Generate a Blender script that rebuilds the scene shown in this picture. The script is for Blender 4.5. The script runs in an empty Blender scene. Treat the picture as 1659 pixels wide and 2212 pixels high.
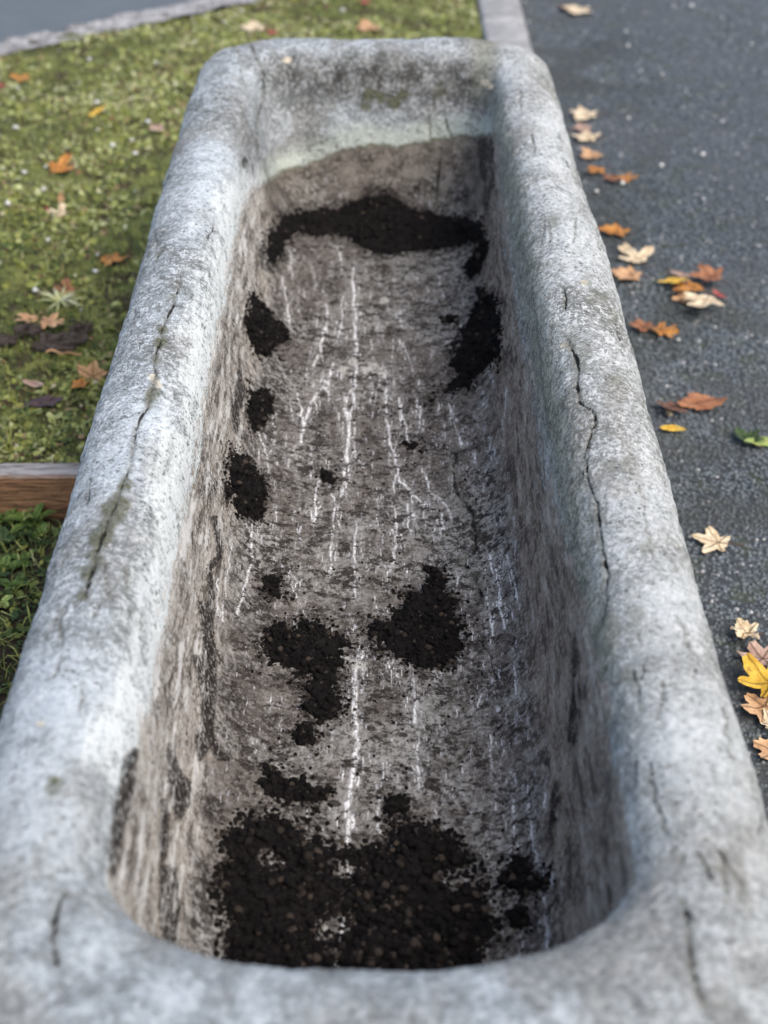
import bpy, bmesh, math, random
import numpy as np
from mathutils import Vector
from mathutils.kdtree import KDTree

# ------------------------------------------------------------------ camera, world, sun, exposure
S = bpy.context.scene
C = S.collection
R = math.radians
PITCH = 36.0
CAM = np.array([0.0104, 0.0, 1.35])
YAW = 0.0024                                    # turned slightly to the right
FPX = 3068.0                                    # focal length in pixels of a 1659 x 2212 picture
cd = bpy.data.cameras.new('camera'); cam = bpy.data.objects.new('camera', cd); C.objects.link(cam)
cam.location = CAM; cam.rotation_euler = (R(90-PITCH), 0, -YAW)
cd.sensor_fit = 'VERTICAL'; cd.sensor_height = 36; cd.sensor_width = 27; cd.lens = FPX/2212*36
cd.clip_start = 0.01; cd.clip_end = 500
cd.dof.use_dof = True; cd.dof.focus_distance = 1.74; cd.dof.aperture_fstop = 3.7
S.camera = cam

w = bpy.data.worlds.new('World'); S.world = w; w.use_nodes = True
nt = w.node_tree; nt.nodes.clear()
wo = nt.nodes.new('ShaderNodeOutputWorld'); bg = nt.nodes.new('ShaderNodeBackground'); sk = nt.nodes.new('ShaderNodeTexSky')
SUN_EL = R(54); SUN_DIR = (0.48, -0.45)         # where the soft sun stands: right, behind the camera
sk.sky_type = 'NISHITA'; sk.sun_disc = False; sk.sun_elevation = SUN_EL
sk.sun_rotation = math.atan2(SUN_DIR[0], SUN_DIR[1]); sk.dust_density = 2.5; sk.air_density = 1.0; sk.ozone_density = 1.0
bg.inputs['Strength'].default_value = 0.15
nt.links.new(sk.outputs[0], bg.inputs['Color']); nt.links.new(bg.outputs[0], wo.inputs['Surface'])
sd_ = bpy.data.lights.new('sun', 'SUN'); sd_.energy = 1.6; sd_.angle = R(38); sd_.color = (1.0, 0.93, 0.84)
so = bpy.data.objects.new('sun', sd_); C.objects.link(so)
n_ = math.hypot(*SUN_DIR)
dv = Vector((SUN_DIR[0]/n_*math.cos(SUN_EL), SUN_DIR[1]/n_*math.cos(SUN_EL), math.sin(SUN_EL)))
so.rotation_euler = dv.to_track_quat('Z', 'Y').to_euler(); so.location = (3, -3, 5)
S.view_settings.view_transform = 'Standard'; S.view_settings.look = 'None'
S.view_settings.exposure = 0.82; S.view_settings.gamma = 1.0

rng = np.random.default_rng(7); random.seed(7)

# ------------------------------------------------------------------ maths helpers
_p = R(PITCH)
_fw = np.array([math.sin(YAW)*math.cos(_p), math.cos(YAW)*math.cos(_p), -math.sin(_p)])
_rt = np.array([math.cos(YAW), -math.sin(YAW), 0.0])
_up = np.cross(_rt, _fw)
def project(P):
    d = P - CAM
    z = d @ _fw
    return 829.5 + FPX*(d @ _rt)/z, 1106 - FPX*(d @ _up)/z, z
def on_plane(px, py, z=0.0):
    r = _fw + _rt*(px-829.5)/FPX - _up*(py-1106)/FPX
    t = (z-CAM[2])/r[2]
    return CAM + r*t
def _hash(i, j, k, seed):
    h = (i*374761393 + j*668265263 + k*2147483647 + seed*974634777) & 0xFFFFFFFF
    h = ((h ^ (h >> 13))*1274126177) & 0xFFFFFFFF
    h = ((h ^ (h >> 16))*2246822519) & 0xFFFFFFFF
    return ((h ^ (h >> 15)) & 0xFFFFFF)/float(0xFFFFFF)
def vnoise(P, scale, seed=0):
    """value noise in -1..1"""
    Q = P*scale + 1000.5
    I = np.floor(Q).astype(np.int64); F = Q-I; F = F*F*(3-2*F)
    out = 0
    for a in (0, 1):
        for b in (0, 1):
            for c in (0, 1):
                wgt = (F[..., 0] if a else 1-F[..., 0])*(F[..., 1] if b else 1-F[..., 1])*(F[..., 2] if c else 1-F[..., 2])
                out = out + wgt*_hash(I[..., 0]+a, I[..., 1]+b, I[..., 2]+c, seed)
    return out*2-1
def fbm(P, scale, seed=0, octv=4, gain=.5):
    o = 0; a = 1; t = 0
    for k in range(octv):
        o = o + a*vnoise(P, scale*2.03**k, seed+k*17); t += a; a *= gain
    return o/t
def cells(P, scale, seed=0):
    """3-D worley: distance to the nearest feature point in cell units and its random value"""
    Q = P*scale + 1000.5
    I = np.floor(Q).astype(np.int64)
    best = np.full(Q.shape[:-1], 9.0); val = np.zeros(Q.shape[:-1])
    for a in (-1, 0, 1):
        for b in (-1, 0, 1):
            for c in (-1, 0, 1):
                i, j, k = I[..., 0]+a, I[..., 1]+b, I[..., 2]+c
                d = np.sqrt((i+_hash(i, j, k, seed)-Q[..., 0])**2+(j+_hash(i, j, k, seed+1)-Q[..., 1])**2+(k+_hash(i, j, k, seed+2)-Q[..., 2])**2)
                m = d < best
                val = np.where(m, _hash(i, j, k, seed+3), val); best = np.where(m, d, best)
    return best, val
def sstep(a, b, x):
    t = np.clip((x-a)/(b-a), 0, 1); return t*t*(3-2*t)
def d_line(U, V, pts):
    """distance in pixels to a polyline"""
    best = np.full(U.shape, 1e9)
    for (x0, y0), (x1, y1) in zip(pts[:-1], pts[1:]):
        dx, dy = x1-x0, y1-y0; L = dx*dx+dy*dy+1e-9
        t = np.clip(((U-x0)*dx+(V-y0)*dy)/L, 0, 1)
        best = np.minimum(best, np.hypot(U-x0-t*dx, V-y0-t*dy))
    return best
def sd_poly(U, V, pts):
    """signed distance in pixels, positive inside"""
    p = list(pts)+[pts[0]]
    d = d_line(U, V, p); ins = np.zeros(U.shape, bool)
    for (x0, y0), (x1, y1) in zip(p[:-1], p[1:]):
        if y0 == y1: continue
        c = ((y0 > V) != (y1 > V)) & (U < (x1-x0)*(V-y0)/(y1-y0)+x0)
        ins ^= c
    return np.where(ins, d, -d)

# ------------------------------------------------------------------ object helpers
def mesh_np(name, V, F, mat=None, parent=None, smooth=True, attrs=None):
    V = np.asarray(V, dtype=np.float32).reshape(-1, 3)
    me = bpy.data.meshes.new(name)
    Fs = F if isinstance(F, list) else [F]
    Fs = [np.asarray(f, dtype=np.int32) for f in Fs if len(f)]
    me.vertices.add(len(V)); me.vertices.foreach_set('co', V.ravel())
    loops = np.concatenate([f.ravel() for f in Fs])
    sizes = np.concatenate([np.full(len(f), f.shape[1], np.int32) for f in Fs])
    starts = np.concatenate([[0], np.cumsum(sizes)[:-1]]).astype(np.int32)
    me.loops.add(len(loops)); me.loops.foreach_set('vertex_index', loops)
    me.polygons.add(len(sizes)); me.polygons.foreach_set('loop_start', starts); me.polygons.foreach_set('loop_total', sizes)
    me.polygons.foreach_set('use_smooth', np.full(len(sizes), smooth))
    for k, a in (attrs or {}).items():
        at = me.attributes.new(k, 'FLOAT', 'POINT'); at.data.foreach_set('value', np.asarray(a, dtype=np.float32).ravel())
    me.update(calc_edges=True)
    o = bpy.data.objects.new(name, me); C.objects.link(o)
    if mat: me.materials.append(mat)
    if parent: o.parent = parent
    return o
def tag(o, label=None, cat=None, group=None, kind=None):
    if label: o['label'] = label
    if cat: o['category'] = cat
    if group: o['group'] = group
    if kind: o['kind'] = kind
    return o
def empty(name, loc=(0, 0, 0), rot=(0, 0, 0)):
    o = bpy.data.objects.new(name, None); C.objects.link(o); o.location = loc; o.rotation_euler = rot
    o.empty_display_size = .05
    return o
def grid_faces(nr, nc, closed=False):
    i = np.arange(nr-1)[:, None]; j = np.arange(nc if closed else nc-1)[None, :]
    j2 = (j+1) % nc
    return np.stack([i*nc+j+0*j2, i*nc+j2, (i+1)*nc+j2, (i+1)*nc+j], -1).reshape(-1, 4)

# ------------------------------------------------------------------ node helpers
class M:
    def __init__(s, name):
        s.m = bpy.data.materials.new(name); s.m.use_nodes = True; s.t = s.m.node_tree; s.t.nodes.clear()
        s.out = s.t.nodes.new('ShaderNodeOutputMaterial'); s.b = s.t.nodes.new('ShaderNodeBsdfPrincipled')
        s.t.links.new(s.b.outputs[0], s.out.inputs['Surface'])
        s.co = s.t.nodes.new('ShaderNodeTexCoord').outputs['Object']
    def new(s, t): return s.t.nodes.new('ShaderNode'+t)
    def put(s, a, sock):
        if isinstance(a, bpy.types.NodeSocket): s.t.links.new(a, sock)
        elif isinstance(a, (tuple, list)) and len(a) == 3 and sock.type == 'RGBA': sock.default_value = (*a, 1)
        else: sock.default_value = a
    def noise(s, scale, detail=4, rough=.55, vec=None, dist=0):
        n = s.new('TexNoise'); n.inputs['Scale'].default_value = scale; n.inputs['Detail'].default_value = detail
        n.inputs['Roughness'].default_value = rough; n.inputs['Distortion'].default_value = dist
        s.put(vec or s.co, n.inputs['Vector']); return n.outputs['Fac']
    def vor(s, scale, feat='F1', out='Distance', vec=None, rand=1):
        n = s.new('TexVoronoi'); n.feature = feat; n.inputs['Scale'].default_value = scale; n.inputs['Randomness'].default_value = rand
        s.put(vec or s.co, n.inputs['Vector']); return n.outputs[out]
    def mapr(s, x, a, b, c=0, d=1, smooth=True):
        n = s.new('MapRange'); n.interpolation_type = 'SMOOTHSTEP' if smooth else 'LINEAR'
        s.put(x, n.inputs[0])
        for i, v in zip((1, 2, 3, 4), (a, b, c, d)): n.inputs[i].default_value = v
        return n.outputs[0]
    def math(s, op, a, b=0, c=None):
        n = s.new('Math'); n.operation = op; s.put(a, n.inputs[0]); s.put(b, n.inputs[1])
        if c is not None: s.put(c, n.inputs[2])
        return n.outputs[0]
    def mix(s, f, a, b, mode='MIX'):
        n = s.new('Mix'); n.data_type = 'RGBA'; n.blend_type = mode
        s.put(f, n.inputs[0]); s.put(a, n.inputs[6]); s.put(b, n.inputs[7]); return n.outputs[2]
    def attr(s, name):
        n = s.new('Attribute'); n.attribute_name = name; return n.outputs['Fac']
    def scalevec(s, v):
        n = s.new('Mapping'); n.inputs['Scale'].default_value = v; s.put(s.co, n.inputs['Vector']); return n.outputs[0]
    def col(s, c, rough=.9, spec=.3):
        s.put(c, s.b.inputs['Base Color']); s.put(rough, s.b.inputs['Roughness']); s.b.inputs['Specular IOR Level'].default_value = spec
    def bump(s, h, dist=.002, strength=1):
        n = s.new('Bump'); n.inputs['Strength'].default_value = strength; n.inputs['Distance'].default_value = dist
        s.put(h, n.inputs['Height']); s.put(n.outputs[0], s.b.inputs['Normal'])
    def disp(s, h, scale, mid=.5):
        n = s.new('Displacement'); n.inputs['Scale'].default_value = scale; n.inputs['Midlevel'].default_value = mid
        s.put(h, n.inputs['Height']); s.t.links.new(n.outputs[0], s.out.inputs['Displacement'])
        s.m.displacement_method = 'BOTH'

# ================================================================== THE TROUGH
HW = .337; YF = 2.70; YN = .40
prof = [(.040, 0), (.034, .08), (.018, .22), (.004, .36), (.000, .405), (.003, .437), (.012, .462), (.028, .482), (.050, .494), (.074, .499),
        (.096, .4945), (.111, .484), (.121, .466), (.128, .44), (.134, .405), (.140, .36), (.147, .315), (.158, .275), (.176, .247),
        (.200, .231), (.235, .2215), (.285, .217), (.337, .216)]
prof = np.array(prof)
def catmull(P, n):
    t = np.concatenate([[0], np.cumsum(np.hypot(*np.diff(P, axis=0).T))])
    d = np.gradient(P, t, axis=0)
    q = np.concatenate([np.linspace(0, .40, 14)[:-1], np.linspace(.40, t[-1], n)])
    k = np.clip(np.searchsorted(t, q, side='right')-1, 0, len(t)-2)
    h = (t[k+1]-t[k])[:, None]; u = ((q-t[k])[:, None])/h
    return (2*u**3-3*u**2+1)*P[k]+(u**3-2*u**2+u)*h*d[k]+(-2*u**3+3*u**2)*P[k+1]+(u**3-u**2)*h*d[k+1]
sec = catmull(prof, 300)
NL, NFC, NFS, NNC, NNS = 740, 100, 150, 130, 70
def loop(o):
    hw = max(HW-o, 0.0)
    yf = 2.788-(o*1.35 if o < .13 else .1755+(o-.13)); yn = YN+(o*2.0 if o < .12 else .24+(o-.12))
    k = min(o/.13, 1)
    rf = min(.15+(.085-.15)*k, hw*.98); rx = min(.20+(.172-.20)*k, hw*.98); ry = .13+(.105-.13)*k
    if o > .13: ry = max(.105-(o-.13)*.1, .03)
    if hw < 1e-6: hw = rf = rx = 0.0
    pts = []
    def seg(a, b, n):
        t = np.arange(n)/n; pts.append(np.stack([a[0]+(b[0]-a[0])*t, a[1]+(b[1]-a[1])*t], -1))
    def arc(cx, cy, ax, ay, a0, a1, n):
        t = a0+(a1-a0)*np.arange(n)/n; pts.append(np.stack([cx+ax*np.cos(t), cy+ay*np.sin(t)], -1))
    pi = math.pi
    seg((-hw, yn+ry), (-hw, yf-rf), NL); arc(-hw+rf, yf-rf, rf, rf, pi, pi/2, NFC)
    seg((-hw+rf, yf), (hw-rf, yf), NFS); arc(hw-rf, yf-rf, rf, rf, pi/2, 0, NFC)
    seg((hw, yf-rf), (hw, yn+ry), NL); arc(hw-rx, yn+ry, rx, ry, 0, -pi/2, NNC)
    seg((hw-rx, yn), (-hw+rx, yn), NNS); arc(-hw+rx, yn+ry, rx, ry, -pi/2, -pi, NNC)
    return np.concatenate(pts)
TP = np.zeros((len(sec), 2*NL+2*NFC+NFS+2*NNC+NNS, 3))
for r, (o, z) in enumerate(sec):
    TP[r, :, :2] = loop(o); TP[r, :, 2] = z
inn = sstep(.10, .16, sec[:, 0])[:, None]
def normals(P):
    du = np.roll(P, -1, 1)-np.roll(P, 1, 1)
    dv_ = np.gradient(P, axis=0)
    n = np.cross(du, dv_); l = np.linalg.norm(n, axis=-1, keepdims=True); n = n/np.maximum(l, 1e-9)
    n[l[..., 0] < 1e-12] = (0, 0, 1)
    n[-1] = (0, 0, 1)
    return n
TN = normals(TP)
if TN[150, 300, 2] < 0 or TN[len(sec)-40, 300, 2] < 0: TN = -TN
# hand-cut irregularity of the block
big = fbm(TP, 3.2, 3, 3)*.010 + fbm(TP, 11, 9, 3)*.0042
big = big*(1-.4*inn) + fbm(TP, 30, 21, 3)*.0018 + fbm(TP, 85, 22, 3)*.0011
big[-25:] *= np.linspace(1, .3, 25)[:, None]
TP = TP + TN*big[..., None]
# the rim sags and swells a little along its length
TP[..., 2] += .004*np.sin(TP[..., 1]*4.1+TP[..., 0]*3)*sstep(.2, .5, TP[..., 2])
TP[-1, :, 0] = 0
TN = normals(TP)
if TN[150, 300, 2] < 0: TN = -TN
TN[-1] = (0, 0, 1)
TU, TV, TZ = project(TP)
mpp = TZ/FPX                                      # metres per pixel at each vertex
row_o = sec[:, 0][:, None]
inside = np.broadcast_to(row_o > .085, TU.shape) & ((TP[..., 1] > .72) | (row_o > .15))
upside = np.broadcast_to(row_o > -.01, TU.shape)

# where old soil has stained the stone (outline read on the surface)
STAIN = [(575,395),(545,402),(530,430),(512,480),(500,560),(482,640),(470,700),(455,780),(440,860),(428,930),(415,1000),(402,1080),(386,1180),(370,1250),(358,1330),
         (347,1400),(332,1480),(315,1540),(300,1590),(278,1650),(252,1700),(236,1800),(226,1900),(240,1990),(300,2060),(450,2150),(830,2260),(1200,2150),(1340,2040),(1375,1900),
         (1345,1720),(1305,1500),(1262,1300),(1225,1180),(1188,1050),(1160,900),(1132,760),(1116,640),(1100,560),(1090,450),(1082,330),(1070,290),(1010,292),(950,300),(860,318),(800,314),(740,320),(690,345),(640,362),(610,370)]
a_stain = np.where(inside, sd_poly(TU, TV, STAIN)*mpp, -1.0)
a_stain = np.where(TP[..., 1] < .86, np.minimum(a_stain, np.where(a_stain < 0, a_stain-(.86-TP[..., 1])*.5, a_stain)), a_stain)
a_stain = np.where((~inside) & (row_o > .125), .05, a_stain)      # the near end wall, out of sight, is stained alike
FARDARK = [(585,120),(640,105),(760,112),(900,108),(1010,120),(1055,160),(1062,215),(1030,238),(960,228),(880,222),(800,236),(700,215),(640,200),(600,225),(575,190)]
a_far = sd_poly(TU, TV, FARDARK)*mpp
def lines_attr(lines, lim, mask):
    out = np.full(TU.shape, lim)
    for L in lines:
        pts = L if isinstance(L[0], tuple) else L[0]
        wd = 1.0 if isinstance(L[0], tuple) else L[1]
        xs = [p[0] for p in pts]; ys = [p[1] for p in pts]
        sel = mask & (TU > min(xs)-40) & (TU < max(xs)+40) & (TV > min(ys)-40) & (TV < max(ys)+40)
        if sel.any():
            out[sel] = np.minimum(out[sel], d_line(TU[sel], TV[sel], pts)*mpp[sel]/wd)
    return out
def wob(pts, amp, step, seed):
    r = random.Random(seed); out = [pts[0]]
    for (x0, y0), (x1, y1) in zip(pts[:-1], pts[1:]):
        n = max(1, int(math.hypot(x1-x0, y1-y0)/step))
        for k in range(1, n+1):
            t = k/n; a = 0 if k == n and (x1, y1) == pts[-1] else amp
            out.append((x0+(x1-x0)*t+r.uniform(-a, a), y0+(y1-y0)*t+r.uniform(-a, a)*.6))
    return out
CRACKS = [([(392,588),(382,630),(370,665),(352,708),(345,740),(335,765),(338,800),(326,850),(318,880),(300,915),(288,960),(284,990),(268,1045),(250,1085)], 1.0),
          ([(250,1085),(232,1130),(222,1160),(205,1200),(185,1285)], 1.5),
          ([(1228,742),(1243,770),(1252,800),(1248,835),(1253,868),(1280,885),(1284,915),(1276,940)], 1.4),
          ([(1276,940),(1262,985),(1268,1030),(1290,1085),(1297,1130),(1300,1180),(1312,1240),(1308,1300),(1300,1350)], 1.0),
          ([(1330,690),(1337,720),(1347,745)], .9), ([(1215,618),(1222,640),(1221,668)], .8), ([(1185,480),(1190,540)], .5),
          ([(1243,330),(1252,398)], .7), ([(1222,345),(1245,390),(1270,425)], .6), ([(1270,412),(1285,432),(1292,445),(1298,470),(1310,492)], 1.5),
          ([(540,98),(556,135),(570,160),(572,200),(560,240),(555,290),(560,345)], 1.2), ([(588,108),(598,120),(590,138)], .8), ([(515,105),(520,160)], .5),
          ([(962,258),(970,280),(976,298)], .9), ([(952,320),(950,370),(944,430),(942,460)], 1.3), ([(925,255),(930,300)], .5),
          ([(572,345),(578,380),(588,420)], 1.0), ([(800,205),(800,240)],.5), ([(1010,265),(1018,292)],.5),
          ([(985,975),(982,1020),(985,1060),(1002,1085),(1020,1108),(1028,1150),(1028,1185),(1006,1205),(1008,1225),(1025,1250),(1042,1290)], 1.8),
          ([(1040,1385),(1060,1420),(1072,1465)], .9),
          ([(1405,1650),(1415,1730),(1440,1800)], 1.2), ([(1370,1700),(1375,1640)], .7), ([(1480,1950),(1492,2030),(1500,2110),(1520,2170)], 2.2), ([(1650,1760),(1640,1800)], 1.5),
          ([(140,1925),(118,1990),(116,2050),(132,2095)], 1.8), ([(165,1935),(140,1925)], 1.0),
          ([(1150,620),(1165,760),(1180,900)], .4), ([(1140,980),(1180,1150),(1205,1300)], .4), ([(395,235),(440,240),(480,246)], .6),
          ([(1420,1010),(1440,1050)], .5), ([(1462,1330),(1480,1365),(1490,1400)], .6), ([(235,560),(300,595)],.3), ([(345,598),(385,612)],.7)]
cr = [(wob(p, 3.0, 12, i+5), wd*(.72 if p[0][1] < 1500 else .36)) for i, (p, wd) in enumerate(CRACKS)]
hr = random.Random(11)
for i in range(46):
    t = hr.random(); y = 120+t*1900; left = hr.random() < .5
    x = (821-(y+1122)*hr.uniform(.22, .32)) if left else (821+(y+1122)*hr.uniform(.21, .30))
    L = hr.uniform(25, 90)*(.5+t); sl = (-.27 if left else .26)+hr.uniform(-.5, .5)
    cr.append((wob([(x, y), (x+sl*L, y+L)], 5, 12, i+900), hr.uniform(.25, .5)))
a_crack = lines_attr(cr, .05, upside)
VEINS = [([(705,660),(708,690),(700,720),(690,760),(678,790)], 1.2), ([(764,580),(762,640),(768,700),(770,760),(766,820),(762,880),(752,920),(750,960),(745,1030),(738,1070)], 1.5),
         ([(725,530),(735,560),(738,585)], .9), ([(720,785),(705,830),(685,850),(668,880),(655,930),(650,955)], 1.5), ([(745,860),(748,905),(755,930)], 1.0), ([(643,850),(652,885),(648,900)], .9),
         ([(700,800),(690,830)], .8), ([(742,640),(735,700),(728,740)], .8), ([(760,945),(770,990),(785,1010)], .7),
         ([(833,800),(832,880),(840,950),(856,1000),(865,1040),(905,1080),(912,1090)], 1.1), ([(862,860),(868,900),(880,935),(882,960)], .9), ([(900,860),(905,880),(908,920)], .8),
         ([(850,1095),(856,1150),(850,1220)], 1.0), ([(880,1090),(884,1140),(892,1150)], 1.0), ([(917,1020),(930,1060),(970,1100),(975,1120)], .9), ([(970,870),(985,930),(1000,960)], .7),
         ([(690,1040),(682,1080),(680,1120)], 1.2), ([(712,1050),(722,1090),(735,1140)], .8), ([(716,1150),(714,1200),(712,1250)], .7), ([(770,1130),(765,1200),(768,1290)], .9),
         ([(543,1135),(540,1180),(545,1210),(535,1250),(520,1300),(512,1330)], 1.0), ([(500,1180),(490,1250),(480,1340)], .5), ([(470,1250),(468,1330)], .5),
         ([(622,1235),(632,1275),(650,1310),(668,1348)], .5), ([(770,1425),(766,1500),(768,1560),(770,1620),(760,1680),(752,1740),(752,1820)], 1.6), ([(778,1400),(775,1440)], 1.6),
         ([(850,1425),(856,1460)], .8), ([(893,1470),(900,1520),(895,1560)], 1.3), ([(903,1580),(902,1640),(906,1700)], .8), ([(1060,1200),(1065,1240)], .9), ([(1095,1200),(1110,1250),(1115,1290)], .8),
         ([(1050,1290),(1060,1340),(1068,1380)], 1.0), ([(1078,1300),(1090,1360)], .8), ([(1010,1190),(1015,1240)], .7), ([(1070,1230),(1085,1310)], .7), ([(960,1150),(955,1110)], 1.0),
         ([(625,540),(632,600)], .6), ([(610,600),(620,660),(628,720)], .7), ([(560,940),(580,1000),(585,1030)], .7), ([(590,900),(590,960)], .6), ([(850,730),(845,790)], .5), ([(870,740),(885,780)], .6),
         ([(745,1850),(752,1900)], .8), ([(735,1975),(740,2010),(735,2050),(715,2100)], 1.4), ([(1060,1590),(1062,1660)], .6), ([(1105,1740),(1110,1790),(1120,1850)], .6), ([(1140,1740),(1160,1860)], .7),
         ([(830,1640),(824,1700)], .6), ([(820,1720),(815,1790)], .8), ([(1040,1500),(1030,1540)], .6), ([(760,840),(748,870)], .8), ([(940,1450),(950,1490)], .7), ([(1175,1880),(1180,2000),(1185,2040)], .6),
         ([(1110,1440),(1115,1500)], .6), ([(520,1920),(518,1960)], .6), ([(510,1990),(505,2030)], .6), ([(870,1120),(900,1110)], .8), ([(975,1040),(985,990)], .6), ([(640,960),(620,1010)], .4), ([(1095,840),(1090,900)],.3)]
vr = random.Random(3); vl = []
for i, (p, wd) in enumerate(VEINS):
    q = wob(p, 3.0, 12, i+50); vl.append((q, wd*1.05))
    for _ in range(2+len(q)//3):                  # short side crusts
        x, y = vr.choice(q); x += vr.uniform(-16, 16); y += vr.uniform(-12, 12); L = vr.uniform(12, 42)
        vl.append((wob([(x, y), (x+vr.uniform(-5, 5), y+L)], 3, 8, i*31+7), wd*vr.uniform(.25, .6)))
for _ in range(420):
    y = vr.uniform(560, 2050); x = vr.uniform(830-.12*(y+1122)*.9, 830+.14*(y+1122)*.9)
    L = vr.uniform(8, 34); vl.append((wob([(x, y), (x+vr.uniform(-3, 5), y+L)], 2.5, 8, int(x*7+y)), vr.uniform(.3, .6)))
a_vein = lines_attr(vl, .05, inside)
# moss and lichen spots
LICH = [(330,850,14),(322,868,9),(352,715,8),(345,740,7),(338,775,7),(268,1050,12),(252,1080,16),(240,1105,18),(232,1135,15),(215,1165,14),(205,1205,14),(190,1235,10),(268,1085,10),(255,1120,10),
        (1380,1330,13),(1395,1180,12),(1360,1195,7),(1308,1370,22),(1302,1400,16),(1320,1345,14),(1290,1120,10),(1250,790,12),(1235,745,12),(1268,755,9),(1290,1165,7),(1345,1005,9),(1320,1000,11),
        (850,225,11),(800,205,13),(822,212,9),(950,200,10),(790,230,6),(870,205,8),(120,1700,14),(1365,1470,8),(180,1285,6),(1280,640,12),(1270,600,9),(1325,680,10),(1200,700,9),(1330,825,10),(1300,645,8),(1195,480,8)]
a_lich = np.full(TU.shape, .05)
for x, y, r_ in LICH:
    sel = upside & (np.abs(TU-x) < r_+30) & (np.abs(TV-y) < r_+30)
    a_lich[sel] = np.minimum(a_lich[sel], (np.hypot(TU[sel]-x, TV[sel]-y)-r_)*mpp[sel])
# soil left in the crevices of the walls
CREV = [[(462,1120),(472,1165),(474,1200),(452,1225),(450,1240),(456,1290)],]
CREVP = [[(428,1300),(442,1312),(452,1296),(456,1340),(462,1420),(462,1500),(456,1580),(470,1620),(492,1640),(470,1640),(452,1610),(430,1640),(424,1600),(436,1560),(438,1500),(425,1450),(420,1420),(440,1420),(440,1350)],
         [(362,1610),(375,1640),(388,1670),(408,1690),(402,1740),(385,1770),(372,1740),(366,1680)],[(345,1870),(372,1880),(382,1960),(380,2040),(352,2040),(345,1960)],
         [(270,1640),(292,1620),(285,1700),(262,1790),(250,1860),(240,1890),(236,1840),(250,1740)],[(1036,305),(1052,300),(1060,340),(1050,395),(1040,380)],[(1062,300),(1070,330),(1066,400),(1058,420)],
         [(1246,1475),(1256,1500),(1250,1570),(1243,1612),(1232,1600),(1236,1540)],[(1200,1690),(1208,1720),(1202,1765),(1190,1790),(1194,1740)],
         [(500,860),(512,870),(512,920),(522,945),(505,930)],[(515,800),(528,850),(520,880),(508,850)],[(560,530),(575,560),(600,570),(590,590),(565,580)],[(1050,400),(1060,420),(1052,460),(1044,440)],
         [(1000,420),(1010,400),(1014,430),(1006,445)],[(1240,1380),(1246,1430),(1240,1460)],[(526,340),(532,348),(528,362),(522,350)],[(350,1730),(360,1760),(356,1850),(346,1860)]]
a_crev = np.full(TU.shape, -.05)
for P_ in CREVP:
    xs = [p[0] for p in P_]; ys = [p[1] for p in P_]
    sel = inside & (TU > min(xs)-50) & (TU < max(xs)+50) & (TV > min(ys)-50) & (TV < max(ys)+50)
    a_crev[sel] = np.maximum(a_crev[sel], sd_poly(TU[sel], TV[sel], P_)*mpp[sel])
sel = inside & (np.abs(TU-460) < 60) & (np.abs(TV-1210) < 130)
a_crev[sel] = np.maximum(a_crev[sel], (4-d_line(TU[sel], TV[sel], CREV[0]))*mpp[sel])
# cracks really are cut into the stone
cut = sstep(.0030, 0, a_crack)*.0020
TPc = TP - TN*cut[..., None]

PALE_SPOTS = [(798,795,20,1),(770,782,14,1),(822,803,16,1),(745,800,12,1),(750,1425,12,1),(776,1436,16,1),(338,823,13,1),(330,815,9,1),(342,832,10,1),(85,1562,9,1),(1047,178,9,1),(1058,186,8,1),(1262,610,8,1),(1222,748,10,1),(1098,290,6,1),(620,130,9,1),
         (975,1945,14,1),(830,650,10,1),(1035,1240,9,1),(700,2010,12,1)]
a_pale = np.full(TU.shape, .05)
for x, y, r_, _ in PALE_SPOTS:
    sel = upside & (np.abs(TU-x) < r_+30) & (np.abs(TV-y) < r_+30)
    a_pale[sel] = np.minimum(a_pale[sel], (np.hypot(TU[sel]-x, (TV[sel]-y)*1.5)-r_)*mpp[sel])
WHITE_RIM = [(1190,265,45),(1200,330,50),(1215,420,40),(1130,270,25),(455,350,60),(440,450,70),(300,900,60),(250,1000,60),(1240,520,50),(1260,560,40),(1400,1100,60),(1450,1300,70),(1090,160,30),(130,1500,90),(60,1750,110),(1500,1600,90),(930,150,22),(700,120,30)]
a_wr = np.full(TU.shape, .3)
for x, y, r_ in WHITE_RIM:
    a_wr = np.where(upside, np.minimum(a_wr, (np.hypot(TU-x, TV-y)-r_)*mpp), a_wr)
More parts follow.
